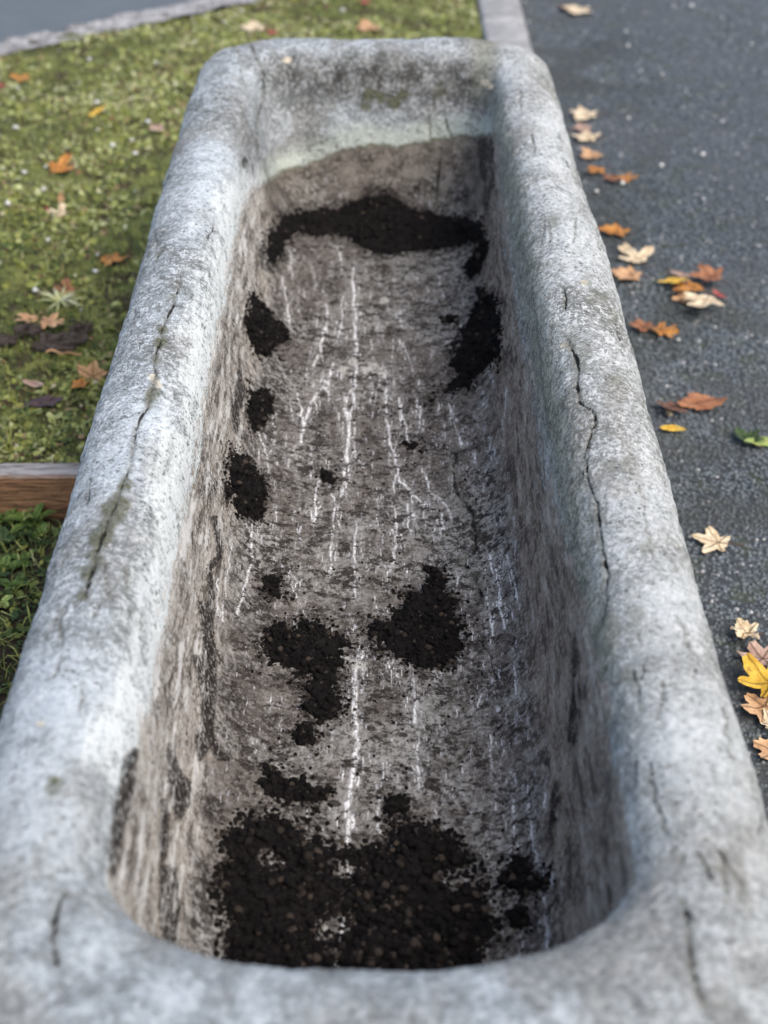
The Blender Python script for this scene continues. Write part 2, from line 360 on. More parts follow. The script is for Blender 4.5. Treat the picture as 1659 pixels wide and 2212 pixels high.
def buildstone():
    m = M('weathered_stone')
    mul = lambda a, b: m.math('MULTIPLY', a, b)
    add = lambda a, b: m.math('ADD', a, b)
    pos = m.new('SeparateXYZ'); m.put(m.co, pos.inputs[0]); Z = pos.outputs[2]; X = pos.outputs[0]; Y = pos.outputs[1]
    n1 = m.noise(6, 5, .6); n2 = m.noise(34, 6, .66); n3 = m.noise(150, 5, .72); n4 = m.noise(430, 3, .65); n5 = m.noise(17, 5, .62)
    nb = m.noise(80, 6, .74)
    streak = m.noise(60, 5, .7, vec=m.scalevec((1.6, .22, .9)))        # runs the length of the trough
    wrp = mul(m.math('SUBTRACT', n2, .5), .030)
    wrf = mul(m.math('SUBTRACT', n3, .5), .012)
    wrs = mul(m.math('SUBTRACT', streak, .5), .060)
    side = m.mapr(Y, 2.40, 2.30)                                       # 1 along the sides, 0 at the far wall
    # bare rim
    rim = m.mix(m.mapr(n1, .34, .66), (.150, .158, .150), (.335, .358, .356))
    rim = m.mix(m.mapr(n5, .50, .62, 0, .5), rim, (.150, .148, .130))
    rim = m.mix(m.mapr(m.noise(13, 4, .6, vec=m.scalevec((.6, 1.7, 1))), .53, .64, 0, .55), rim, (.41, .44, .44))
    wr = m.mapr(add(m.attr('whiterim'), mul(wrp, 2.0)), .03, -.03)
    rim = m.mix(m.mapr(Y, 1.35, .7, 0, .6), rim, m.mix(m.mapr(n2, .38, .62), (.27, .29, .29), (.42, .455, .46)))
    rim = m.mix(mul(wr, .75), rim, (.50, .54, .55))
    fleck = add(add(mul(n3, .5), mul(n4, .35)), mul(n2, .30))
    soft = m.mapr(Y, .70, 1.35, .62, 1)                                 # flecks lose contrast towards the near end
    rim = m.mix(mul(soft, m.mapr(fleck, .57, .645, 0, .85)), rim, (.62, .65, .655))
    rim = m.mix(mul(soft, m.mapr(fleck, .55, .48, 0, .85)), rim, (.105, .104, .092))
    rim = m.mix(m.mapr(nb, .40, .30, 0, .7), rim, (.10, .098, .085))
    v1 = m.vor(120, vec=m.scalevec((.7, 1.3, 1)))
    pits = mul(m.mapr(v1, .22, .10), m.mapr(m.noise(22, 3), .42, .56))
    rim = m.mix(mul(pits, .9), rim, (.06, .06, .05))
    gb = m.noise(5.5, 5, .62, vec=m.scalevec((1.5, .6, 1)))
    rim = m.mix(mul(m.mapr(gb, .50, .62, 0, .62), m.mapr(n2, .34, .58, .5, 1)), rim, m.mix(m.mapr(n3, .4, .6), (.13, .122, .104), (.27, .258, .228)))
    rim = m.mix(m.mapr(X, .05, .3, 0, 1), rim, m.mix(1.0, rim, (1.03, .985, .93), 'MULTIPLY'))
    # stain
    st = m.attr('stain')
    sdn = add(add(st, m.math('MULTIPLY_ADD', wrs, side, mul(wrp, .6))), wrf)
    inst = m.mapr(sdn, -.002, .003)
    wall = m.mix(m.mapr(n5, .38, .62), (.20, .165, .13), (.38, .335, .275))
    wall = m.mix(m.mapr(n3, .44, .60, 0, .85), wall, (.50, .475, .425))
    wall = m.mix(m.mapr(n4, .54, .66, 0, .6), wall, (.58, .56, .51))
    wall = m.mix(m.mapr(fleck, .555, .48, 0, .9), wall, (.060, .048, .038))
    wall = m.mix(mul(m.mapr(streak, .46, .38, 0, .85), side), wall, (.065, .050, .040))
    wall = m.mix(mul(m.mapr(streak, .53, .61, 0, .85), side), wall, (.68, .66, .61))
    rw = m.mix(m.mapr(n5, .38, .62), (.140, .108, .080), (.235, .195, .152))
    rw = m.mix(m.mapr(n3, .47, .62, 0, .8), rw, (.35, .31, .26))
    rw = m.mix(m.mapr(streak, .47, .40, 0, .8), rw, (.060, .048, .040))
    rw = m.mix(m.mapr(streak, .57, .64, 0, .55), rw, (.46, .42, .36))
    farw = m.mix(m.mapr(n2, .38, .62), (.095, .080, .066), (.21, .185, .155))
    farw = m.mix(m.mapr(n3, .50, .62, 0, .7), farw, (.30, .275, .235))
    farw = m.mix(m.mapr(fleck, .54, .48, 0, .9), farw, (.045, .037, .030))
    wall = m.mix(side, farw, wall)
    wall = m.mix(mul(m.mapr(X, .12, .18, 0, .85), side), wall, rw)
    floor = m.mix(m.mapr(n5, .36, .62), (.048, .039, .032), (.130, .112, .094))
    floor = m.mix(m.mapr(n3, .50, .62, 0, .8), floor, (.235, .218, .20))
    floor = m.mix(m.mapr(n4, .55, .68, 0, .5), floor, (.30, .29, .28))
    floor = m.mix(m.mapr(fleck, .54, .47, 0, .9), floor, (.026, .022, .020))
    floor = m.mix(mul(m.mapr(n1, .46, .60), m.mapr(fleck, .53, .57, 0, .85)), floor, m.mix(m.mapr(n3, .4, .6), (.11, .105, .095), (.34, .33, .30)))
    fl = m.mapr(add(Z, mul(wrp, 2.2)), .292, .243)
    ins = m.mix(fl, wall, floor)
    lw = m.math('MULTIPLY_ADD', m.math('SUBTRACT', n1, .5), .06, m.math('MULTIPLY_ADD', wrs, .5, sdn))
    lime = mul(m.mapr(lw, -.050, -.012), m.mapr(fleck, .49, .57, .05, 1))
    lime = mul(lime, m.math('SUBTRACT', 1.0, mul(side, m.mapr(X, -.05, .1))))
    base = m.mix(mul(lime, .92), rim, m.mix(side, (.50, .54, .47), (.68, .70, .665)))
    fard = m.mapr(add(m.attr('fardark'), mul(wrp, 1.6)), -.025, .03)
    base = m.mix(mul(fard, m.mapr(fleck, .66, .52, .5, 1)), base, m.mix(m.mapr(n2, .38, .62), (.045, .041, .034), (.130, .122, .105)))
    # olive film at the foot of the right rim
    olv = mul(m.mapr(m.math('ABSOLUTE', m.math('SUBTRACT', add(X, mul(wrp, .5)), .203)), .034, .010), mul(m.mapr(Z, .40, .44), m.mapr(Y, .85, 1.0)))
    base = m.mix(mul(olv, .75), base, m.mix(m.mapr(fleck, .50, .62), (.105, .100, .070), (.26, .26, .20)))
    edge = m.mapr(m.math('ABSOLUTE', sdn), .005, .001)
    base = m.mix(inst, base, ins)
    base = m.mix(mul(m.math('SUBTRACT', 1.0, side), mul(edge, m.mapr(n2, .42, .55, 0, .8))), base, (.10, .10, .055))
    # lime veins
    n6 = m.noise(260, 4, .75)
    vd = add(m.attr('vein'), m.math('ABSOLUTE', mul(m.math('SUBTRACT', n3, .5), .012)))
    vd = add(vd, mul(m.math('SUBTRACT', n6, .5), .005))
    vm = m.mapr(vd, .0025, .0010)
    strand = m.noise(330, 2, .5, vec=m.scalevec((1, .12, .5)))
    vm = mul(vm, m.mapr(strand, .38, .50, .40, 1))
    vm = mul(vm, mul(m.mapr(n2, .32, .46, .3, 1), m.mapr(n3, .34, .48, .2, 1)))
    halo = mul(m.mapr(m.attr('vein'), .016, .001), m.mapr(n6, .46, .58, 0, .8))
    base = m.mix(mul(halo, m.mapr(strand, .38, .52, .3, 1)), base, (.40, .385, .36))
    base = m.mix(vm, base, (.86, .85, .83))
    spk = mul(m.mapr(m.noise(210, 3, .65, vec=m.scalevec((1, .2, .4))), .62, .68), mul(fl, inst))
    base = m.mix(mul(spk, .75), base, (.55, .55, .57))
    # pale crusts
    pl = mul(m.mapr(add(m.attr('pale'), mul(wrp, .5)), .003, -.002), m.mapr(n3, .40, .52, .3, 1))
    base = m.mix(mul(pl, .85), base, m.mix(m.mapr(Z, .40, .45), (.50, .48, .43), (.66, .58, .42)))
    # crumbs and soil dust round the soil
    cr1 = m.noise(62, 5, .72, vec=m.scalevec((.75, 1.15, 1)))
    crumb = mul(m.mapr(add(cr1, mul(m.math('SUBTRACT', n1, .5), .22)), .558, .580), mul(fl, inst))
    dust = m.mapr(add(m.attr('dust'), mul(m.math('SUBTRACT', cr1, .5), .26)), -.022, -.006)
    dust = mul(mul(dust, inst), m.mapr(fleck, .60, .50, .1, 1))
    dk = m.math('MAXIMUM', crumb, dust)
    base = m.mix(mul(dk, .93), base, m.mix(m.mapr(n6, .35, .65), (.010, .008, .007), (.060, .048, .040)))
    cv = m.mapr(add(m.attr('crev'), m.math('MULTIPLY_ADD', wrs, .09, mul(wrf, 1.2))), -.0026, -.0014)
    base = m.mix(mul(cv, mul(m.mapr(n3, .60, .50, .3, 1), m.mapr(streak, .66, .54, .3, .98))), base, m.mix(n6, (.010, .008, .007), (.035, .027, .022)))
    li = m.mapr(add(m.attr('lichen'), mul(wrp, .9)), .006, -.001)
    li = mul(li, m.mapr(X, .05, .15, 1.0, .45))
    base = m.mix(mul(li, m.mapr(n3, .42, .54, .45, 1)), base, m.mix(m.mapr(n6, .35, .65), (.052, .055, .030), (.16, .16, .095)))
    wv = m.mapr(n2, .35, .62, -.0005, .0016)
    ck = add(add(m.attr('crack'), m.math('ABSOLUTE', mul(m.math('SUBTRACT', n3, .5), .006))), wv)
    ckm = m.mapr(ck, .0023, .0012)
    base = m.mix(mul(m.mapr(m.attr('crack'), .010, .001), m.mapr(n2, .4, .6, .1, .6)), base, (.12, .12, .095))
    base = m.mix(mul(ckm, .95), base, (.022, .021, .018))
    m.col(base, .9, .2)
    h = add(add(mul(nb, .8), mul(n3, .8)), mul(n4, .3))
    h = m.math('SUBTRACT', h, mul(pits, .6))
    h = add(h, mul(m.math('MAXIMUM', dk, cv), .4))
    h = add(h, mul(vm, .2)); h = m.math('SUBTRACT', h, mul(ckm, .7))
    m.disp(h, .0040, .95)
    return m
nr, nc = TU.shape
V = np.concatenate([TPc.reshape(-1, 3), [TPc[0].mean(0)]])
F = grid_faces(nr, nc, True)
j = np.arange(nc); botf = np.stack([(j+1) % nc, j, np.full(nc, nr*nc)], -1)
pad = lambda a, v: np.concatenate([a.ravel(), [v]])
# fold the last ring shut along the floor's middle line
last = np.arange(nc)+(nr-1)*nc
TROUGH_ARGS = dict(attrs={'stain': pad(a_stain, -1), 'fardark': pad(a_far, -1), 'crack': pad(a_crack, .05), 'vein': pad(a_vein, .05),
                 'lichen': pad(a_lich, .05), 'crev': pad(a_crev, -.05), 'pale': pad(a_pale, .05), 'whiterim': pad(a_wr, .3)})
# ------------------------------------------------------------------ soil lying in the trough
m = M('potting_soil')
a = m.noise(90, 5, .7); b = m.noise(330, 4, .7); g = m.attr('grain')
c = m.mix(m.mapr(a, .35, .7), (.0035, .0030, .0030), (.014, .0115, .0105))
c = m.mix(m.mapr(b, .64, .72, 0, .5), c, (.055, .043, .034))
c = m.mix(m.mapr(g, .70, 1.0, 0, .8), c, (.075, .058, .045))
m.col(c, .95, .12); m.bump(m.math('ADD', a, m.math('MULTIPLY', b, .8)), .003, 1)
SOIL = m.m
ico = bmesh.new(); bmesh.ops.create_icosphere(ico, subdivisions=1, radius=1)
IV = np.array([v.co[:] for v in ico.verts]); IF = np.array([[v.index for v in f.verts] for f in ico.faces]); ico.free()
def crumbs(P, N, size, seed):
    """lumpy granules: returns verts and triangles"""
    r = np.random.default_rng(seed); n = len(P)
    s = size*(.35+r.random(n)**2.2*1.6)
    ax = r.normal(size=(n, 1, 3)); k = np.cross(np.broadcast_to(ax/np.linalg.norm(ax, axis=-1, keepdims=True), (n, len(IV), 3)), IV[None])
    B = (IV[None]*.75+k*.6)*(1+r.uniform(-.28, .28, (n, len(IV), 1)))
    V = P[:, None]+B*s[:, None, None]*np.array([1, 1, .75])+N[:, None]*s[:, None, None]*.35
    F = IF[None]+np.arange(n)[:, None, None]*len(IV)
    return V.reshape(-1, 3), F.reshape(-1, 3)
a_dust = np.full(TU.shape, -.2)
SGROUP = 'patches of dark soil in the trough'
def soil(poly, label, tmax=.010, ramp=.018, holes=(), rough=.006, seed=1, grains=400, gs=.0028, bias=0, broken=0):
    xs = [p[0] for p in poly]; ys = [p[1] for p in poly]
    vis = inside & (row_o > .12)
    sel = vis & (TU > min(xs)-25) & (TU < max(xs)+25) & (TV > min(ys)-25) & (TV < max(ys)+25)
    if max(ys) < 700: sel &= (TP[..., 1] > 1.6)
    wide = vis & (TU > min(xs)-60) & (TU < max(xs)+60) & (TV > min(ys)-60) & (TV < max(ys)+60)
    if max(ys) < 700: wide &= (TP[..., 1] > 1.6)
    sdw = sd_poly(TU[wide], TV[wide], poly)
    for hpoly in holes: sdw = np.minimum(sdw, -sd_poly(TU[wide], TV[wide], hpoly)*1.5-8)
    a_dust[wide] = np.maximum(a_dust[wide], sdw*mpp[wide])
    rr, cc = np.nonzero(sel)
    r0, r1 = rr.min(), rr.max()+1
    objs_V = []; objs_F = []; off = 0; cand = []; fringe = []
    # contiguous column runs (the patch may straddle the middle line)
    cols = np.unique(cc); runs = np.split(cols, np.where(np.diff(cols) > 3)[0]+1)
    for run in runs:
        if len(run) < 4: continue
        A = TP[r0:r1, run[0]:run[-1]+1]; Nn = TN[r0:r1, run[0]:run[-1]+1]
        def up(A):
            B = np.zeros((A.shape[0]*2-1, A.shape[1]*2-1, 3)); B[::2, ::2] = A; B[1::2, ::2] = (A[1:]+A[:-1])/2
            B[:, 1::2] = (B[:, 2::2]+B[:, :-2:2])/2; return B
        A = up(A); Nn = up(Nn)
        u, v, z = project(A); mp = z/FPX
        sd = sd_poly(u, v, poly)
        for hpoly in holes: sd = np.minimum(sd, -sd_poly(u, v, hpoly))
        sd = sd*mp + fbm(A, 45, seed, 4)*rough*2.6 + fbm(A, 130, seed+3, 3)*(rough*.5+.0045) - .001
        if broken: sd -= sstep(.1, .45, fbm(A, 28, seed+9, 3))*broken
        t = sstep(0, ramp, sd)
        cd_, cv_ = cells(A, 135, seed)
        cd2, cv2 = cells(A, 300, seed+5)
        th = t*tmax*(.65+.5*fbm(A, 22, seed+4, 3)) + sstep(0, .004, sd)*(.0012+(1-np.clip(cd_, 0, 1))*.0042*cv_+(1-np.clip(cd2, 0, 1))*.0018*cv2)
        th = np.where(sd < .0, -.003, th)
        keep = sd > -.0015
        Q = A+Nn*th[..., None]*(1-bias)+np.array([0, 0, 1])*th[..., None]*bias
        n_r, n_c = sd.shape
        f = grid_faces(n_r, n_c); kf = keep.ravel()[f].any(1); f = f[kf]
        ids, inv = np.unique(f, return_inverse=True)
        objs_V.append(Q.reshape(-1, 3)[ids]); objs_F.append(inv.reshape(-1, 4)+off); off += len(ids)
        ok = (sd > -.002).ravel()
        cand.append((Q.reshape(-1, 3)[ok], Nn.reshape(-1, 3)[ok]))
        rq = np.random.default_rng(seed+77); fr = (rq.random(sd.shape) < np.exp(np.clip(sd, -.05, 0)/.008)*.5).ravel() & (sd < 0).ravel()
        fringe.append((A.reshape(-1, 3)[fr], Nn.reshape(-1, 3)[fr]))
    AV = np.concatenate(objs_V); AF = np.concatenate(objs_F)
    _, first, inv = np.unique(np.round(AV, 5), axis=0, return_index=True, return_inverse=True)   # weld along the middle line
    AV = AV[first]; AF = inv.ravel()[AF]; lab = np.arange(len(AV))
    for _ in range(4000):                                     # keep the one coherent piece
        mn = lab[AF].min(1); new = lab.copy()
        for q_ in range(4): np.minimum.at(new, AF[:, q_], mn)
        new = new[new]
        if (new == lab).all(): break
        lab = new
    u_, c_ = np.unique(lab[AF[:, 0]], return_counts=True); AF = AF[lab[AF[:, 0]] == u_[c_.argmax()]]
    ids, inv = np.unique(AF, return_inverse=True); AV = AV[ids]; AF = inv.reshape(-1, 4); off = len(AV)
    CP = np.concatenate([c[0] for c in cand]); CN = np.concatenate([c[1] for c in cand])
    kd = KDTree(len(AV[::3]))
    for i_, p_ in enumerate(AV[::3]): kd.insert(p_, i_)
    kd.balance()
    def close(Pp, Nq, lim, most):
        rs = np.random.default_rng(seed+5); ix = rs.permutation(len(Pp))[:most]
        ix = [i_ for i_ in ix if kd.find(Pp[i_])[2] < lim]
        return Pp[ix], Nq[ix]
    CP, CN = close(CP, CN, .004, 5000)
    hole_ok = np.ones(len(CP), bool)
    hu, hv, _z = project(CP)
    for hpoly in holes: hole_ok &= sd_poly(hu, hv, hpoly) < 4
    CP, CN = CP[hole_ok], CN[hole_ok]
    r = np.random.default_rng(seed); pick = r.integers(0, len(CP), grains)
    gv, gf = crumbs(CP[pick], CN[pick], gs, seed)
    FP = np.concatenate([c[0] for c in fringe]); FN = np.concatenate([c[1] for c in fringe]); FP, FN = close(FP, FN, .013, 4000); nf = min(len(FP), grains)
    if nf:
        pk_ = r.integers(0, len(FP), nf); g2, f2_ = crumbs(FP[pk_], FN[pk_], gs*.62, seed+3); gf = np.concatenate([gf, f2_+len(gv)]); gv = np.concatenate([gv, g2])
    g_ = np.repeat(r.random(grains+nf)**1.6, len(IV))
    o = mesh_np('soil_patch', np.concatenate([AV, gv]), [AF, gf+off], SOIL, attrs={'grain': np.concatenate([np.zeros(off), g_])})
    return tag(o, label, 'soil', SGROUP)
soil([(572,520),(590,495),(608,468),(640,458),(690,452),(752,445),(782,425),(812,418),(835,412),(862,430),(885,452),(940,460),(1000,468),(1040,480),(1050,500),(1030,528),(985,540),(930,540),(880,548),(830,556),(790,545),(762,522),(735,508),(690,510),(650,512),(622,518),(606,560),(598,582),(575,568)],
     'widest heap of dark soil banked against the far end wall of the trough', .030, .035, rough=.0035, seed=11, grains=900, bias=.3)
soil([(1040,505),(1056,530),(1054,560),(1040,588),(1015,604),(1004,592),(1010,570),(1026,545)], 'small dark soil smear on the right wall just below the far heap', .008, .012, seed=12, grains=120, rough=.004)
soil([(1022,612),(1050,628),(1068,650),(1078,690),(1085,750),(1072,790),(1040,808),(1005,838),(965,856),(935,862),(960,840),(988,815),(975,788),(990,765),(955,748),(1000,735),(1012,700),(1030,660)], 'tall dark soil patch clinging to the right side with a thin tail to the left', .012, .016, seed=13, grains=500, rough=.006)
soil([(545,640),(572,668),(600,700),(638,718),(612,735),(598,752),(572,778),(552,765),(535,735),(528,690)], 'wedge of dark soil at the left wall, uppermost of the three on that side', .014, .02, seed=14, grains=300, rough=.004)
soil([(540,838),(570,842),(594,856),(588,890),(565,925),(548,934),(536,900)], 'small triangular soil wedge at the left wall between two larger ones', .012, .016, seed=15, grains=160, rough=.004)
soil([(505,980),(530,990),(552,1012),(578,1060),(574,1100),(550,1132),(515,1112),(490,1062),(488,1008)], 'rounded lump of black soil at the left wall, lowest of the three wedges', .015, .018, seed=16, grains=300, rough=.004)
soil([(580,1368),(610,1350),(650,1343),(702,1352),(738,1368),(760,1410),(752,1448),(740,1480),(738,1535),(700,1560),(650,1545),(648,1500),(655,1470),(620,1448),(590,1425),(576,1398)], 'roundish soil patch left of the white vein in the middle of the floor', .008, .02, seed=17, grains=500, rough=.010, broken=.006)
soil([(802,1362),(830,1335),(862,1310),(885,1285),(925,1270),(935,1238),(958,1236),(962,1275),(980,1305),(985,1355),(1002,1395),(985,1440),(940,1446),(885,1432),(835,1412),(805,1392)], 'squarish soil patch right of the white vein in the middle of the floor', .010, .02, seed=18, grains=500, rough=.008)
soil([(572,1240),(600,1238),(616,1262),(610,1290),(585,1298),(570,1275)], 'small broken soil clump above the roundish middle patch', .008, .012, seed=19, grains=90, rough=.006, broken=.003)
soil([(640,1565),(668,1562),(682,1585),(676,1608),(645,1610),(628,1595)], 'single dark soil clod below the roundish middle patch', .012, .012, seed=20, grains=60, rough=.003)
soil([(482,1830),(500,1795),(530,1768),(570,1760),(622,1772),(650,1800),(700,1822),(758,1840),(835,1832),(850,1795),(890,1782),(938,1790),(975,1812),(1012,1852),(1060,1880),(1040,1935),(1065,1985),(1040,2040),(1020,2085),(1000,2160),(480,2160),(490,2060),(500,2000),(470,1950),(480,1890)],
     'largest crumbly spread of black soil at the near end of the trough floor', .012, .03, rough=.0032, seed=21, grains=3000, gs=.0034, broken=.005,
     holes=[[(684,1982),(725,1958),(772,1962),(758,2015),(736,2042),(728,2095),(702,2095),(706,2045),(684,2022)], [(950,1890),(1050,1872),(1062,1902),(1030,1925),(955,1920)], [(715,1862),(775,1856),(785,1892),(728,1900)], [(560,1848),(590,1842),(600,1856),(570,1862)]])
soil([(1000,1925),(1030,1918),(1045,1935),(1035,1955),(1005,1958),(992,1942)], 'oval soil clod beside the right edge of the near soil spread', .014, .012, seed=22, grains=50, rough=.003)
soil([(1100,1975),(1135,1968),(1152,1985),(1145,2002),(1110,2008),(1095,1992)], 'dark soil clod furthest right on the near floor', .012, .012, seed=23, grains=60, rough=.003)
soil([(822,1740),(850,1722),(880,1728),(878,1755),(845,1770),(818,1765)], 'brownish soil clod alone above the near spread', .008, .012, seed=24, grains=60, rough=.005, broken=.003)
soil([(1080,1870),(1120,1858),(1160,1880),(1215,1900),(1190,1920),(1120,1915),(1085,1900)], 'thin scattering of soil right of the near spread', .005, .012, seed=25, grains=160, rough=.010, broken=.010)
soil([(560,1690),(600,1672),(640,1685),(700,1720),(680,1745),(620,1730),(570,1720)], 'thin crumbled soil smear above the left half of the near spread', .004, .012, seed=26, grains=150, rough=.010, broken=.008)
soil([(690,1020),(718,1015),(730,1035),(718,1052),(695,1050)], 'small dark soil clod on the floor between two white veins', .007, .01, seed=27, grains=25, rough=.003)
soil([(945,688),(975,684),(1000,690),(990,702),(955,698)], 'sliver of dark soil left of the tall right-hand patch', .005, .008, seed=28, grains=25, rough=.004)
soil([(870,955),(900,960),(908,978),(880,975)], 'tiny flat soil crumb cluster in the middle of the floor', .004, .008, seed=29, grains=25, rough=.004)
soil([(570,1655),(596,1650),(602,1680),(580,1692),(565,1675)], 'little dark soil clod near the left half of the floor', .007, .009, seed=30, grains=30, rough=.003)
a_dust = np.maximum(a_dust, -.2)
TROUGH_ARGS['attrs']['dust'] = pad(a_dust, -.2)
trough = mesh_np('stone_trough', V, [F, botf], buildstone().m, **TROUGH_ARGS)
bm = bmesh.new(); bm.from_mesh(trough.data); bmesh.ops.remove_doubles(bm, verts=[v for v in bm.verts if abs(v.co.x) < .002 and .19 < v.co.z < .25], dist=.0003); bmesh.ops.recalc_face_normals(bm, faces=bm.faces); bm.to_mesh(trough.data); bm.free()
tag(trough, 'long weathered grey stone trough with thick rounded rim, cracks and a soil-stained inside', 'trough')

# loose crumbs strewn over the floor: nobody could count them
zi, ci = np.nonzero(inside & (row_o > .19) & (TV < 2120))
den = fbm(TP[zi, ci], 9, 71, 3); keep = (den+rng.normal(0, .25, len(zi))) > .18; zi, ci = zi[keep], ci[keep]
pk = rng.choice(len(zi), 1700, replace=False); P_ = TP[zi[pk], ci[pk]]; N_ = TN[zi[pk], ci[pk]]
gv, gf = crumbs(P_, N_, .0014, 5)
tag(mesh_np('soil_crumbs', gv, gf, SOIL), 'loose dark soil crumbs strewn over the trough floor', 'soil crumbs', kind='stuff')

# ================================================================== GROUND
def ground_sheet(name, xs, ys, z, mat, hfun=None):
    Xg, Yg = np.meshgrid(xs, ys)
    P = np.stack([Xg, Yg, np.full(Xg.shape, z)], -1)
    if hfun is not None: P[..., 2] += hfun(P)
    o = mesh_np(name, P, grid_faces(len(ys), len(xs)), mat)
    o['kind'] = 'structure'; return o
m = M('dark_earth')
a = m.noise(30, 5, .7); b = m.noise(160, 4, .7)
c = m.mix(a, (.025, .020, .015), (.075, .06, .042)); c = m.mix(m.mapr(b, .6, .7, 0, .5), c, (.14, .12, .09))
m.col(c, .95, .1); m.bump(m.math('ADD', a, b), .01)
EARTH = m.m
ground_sheet('ground', np.linspace(-150, 150, 40), np.linspace(-150, 150, 40), -.03, EARTH)
earth_h = lambda P: fbm(P, 9, 40, 4)*.012+fbm(P, 60, 44, 2)*.004
ground_sheet('bed_ground', np.concatenate([np.linspace(-3, -1.2, 20)[:-1], np.linspace(-1.2, .31, 200)]), np.linspace(-1.5, 1.85, 260), .0, EARTH, earth_h)

m = M('mossy_lawn')
a = m.noise(4.5, 4, .6); b = m.noise(26, 5, .65); c3 = m.noise(120, 4, .7)
c = m.mix(m.mapr(a, .40, .60), (.15, .17, .050), (.24, .25, .08))
c = m.mix(m.mapr(b, .40, .62), c, (.075, .085, .035))
c = m.mix(m.mapr(c3, .55, .70, 0, .8), c, (.28, .30, .13))
c = m.mix(m.mapr(m.noise(13, 4, .7), .50, .60, 0, .85), c, (.075, .055, .035))
m.col(c, .95, .1); m.bump(m.math('ADD', b, c3), .012)
LAWN = m.m
EDGE0 = on_plane(-40, 131, .058)[:2]; _e = on_plane(560, 2, .058)[:2]-EDGE0; _e = _e/np.linalg.norm(_e); EDGEN = np.array([-_e[1], _e[0]])
lawn_h = lambda P: fbm(P, 3, 50, 3)*.012+fbm(P, 22, 52, 3)*.010-.05*sstep(.06, .12, (P[..., :2]-EDGE0)@EDGEN)
LZ = .058
ground_sheet('lawn', np.concatenate([np.linspace(-9, -1.8, 30)[:-1], np.linspace(-1.8, .305, 230)]), np.concatenate([np.linspace(1.885, 5, 330)[:-1], np.linspace(5, 12, 40)]), LZ, LAWN, lawn_h)
def lawn_z(P): return LZ+lawn_h(np.concatenate([P[..., :2], np.full(P[..., :1].shape, LZ)], -1))

m = M('asphalt')
cb = m.vor(125, out='Color'); sepc = m.new('SeparateColor'); m.put(cb, sepc.inputs[0]); rv = sepc.outputs[0]
d1 = m.vor(125); d2 = m.vor(260)
big_n = m.noise(2.5, 4, .6); mid = m.noise(16, 4, .6)
stone = m.mix(rv, (.070, .083, .090), (.165, .190, .204))
stone = m.mix(m.mapr(sepc.outputs[1], .94, .98), stone, (.42, .41, .39))
c = m.mix(m.mapr(d1, .36, .64), stone, (.026, .030, .031))
c = m.mix(m.math('MULTIPLY', m.mapr(mid, .50, .66, 0, .6), m.mapr(d1, .2, .5)), c, (.045, .055, .020))
xs_ = m.new('SeparateXYZ'); m.put(m.co, xs_.inputs[0])
c = m.mix(m.math('MULTIPLY', m.mapr(xs_.outputs[0], 1.1, .5, 0, .75), m.mapr(m.noise(5, 5, .65), .45, .60)), c, m.mix(m.mapr(d1, .3, .6), (.050, .054, .045), (.018, .020, .012)))
c = m.mix(m.mapr(m.noise(1.7, 5, .6, dist=.5), .52, .62, 0, .22), c, (.04, .045, .05))
c = m.mix(m.mapr(big_n, .35, .65, 0, .3), c, (.115, .122, .135))
m.col(c, m.mapr(rv, 0, 1, .55, .8), .4)
hh = m.math('ADD', m.mapr(d1, .62, .12), m.math('MULTIPLY', rv, .5)); hh = m.math('ADD', hh, m.math('MULTIPLY', m.noise(300, 3), .4))
m.disp(hh, .0042, .9)
ASPH = m.m
xs = np.concatenate([np.arange(.42, 1.15, .0022), np.linspace(1.15, 2.4, 180)[1:], np.linspace(2.4, 40, 30)[1:]])
ys = np.concatenate([np.linspace(-30, .9, 30)[:-1], np.arange(.9, 2.7, .0026), np.linspace(2.7, 5.5, 420)[1:], np.linspace(5.5, 60, 40)[1:]])
ground_sheet('asphalt_road', xs, ys, 0, ASPH, lambda P: fbm(P, 2.5, 60, 2)*.006)

# far path at the top left, beyond a strip of pale edging stones
A0 = on_plane(-40, 131, LZ)[:2]; A1 = on_plane(560, 2, LZ)[:2]
dr = (A1-A0)/np.linalg.norm(A1-A0); pn = np.array([-dr[1], dr[0]])
def strip(name, s0, s1, t0, t1, z, ns, nt_, mat, hf=None):
    s, t = np.meshgrid(np.linspace(s0, s1, ns), np.linspace(t0, t1, nt_))
    P = np.stack([A0[0]+dr[0]*s+pn[0]*t, A0[1]+dr[1]*s+pn[1]*t, np.full(s.shape, z)], -1)
    if hf is not None: P[..., 2] += hf(P)
    o = mesh_np(name, P, grid_faces(nt_, ns), mat); o['kind'] = 'structure'; return o
m2 = M('path_asphalt')
a = m2.noise(150, 3, .6); b = m2.noise(9, 4)
m2.col(m2.mix(m2.mapr(a, .60, .72, 0, .3), m2.mix(b, (.082, .096, .106), (.118, .134, .146)), (.30, .30, .30)), .75, .4); m2.bump(a, .004)
strip('path', -6, 1.13, .085, 8, LZ+.006, 60, 60, m2.m)
m = M('pale_edging_stone')
a = m.noise(22, 4, .6); b = m.noise(90, 4, .7)
c = m.mix(m.mapr(a, .36, .6), (.17, .16, .15), (.36, .35, .34)); c = m.mix(m.mapr(b, .55, .64), c, (.70, .68, .66)); c = m.mix(m.mapr(b, .42, .3), c, (.10, .095, .085))
m.col(c, .9, .2); m.bump(b, .01)
strip('path_edging', -6, 1.15, -.012, .10, LZ+.022, 900, 16, m.m, lambda P: -.014+fbm(P, 14, 61, 3)*.012+fbm(P, 50, 62, 2)*.006)

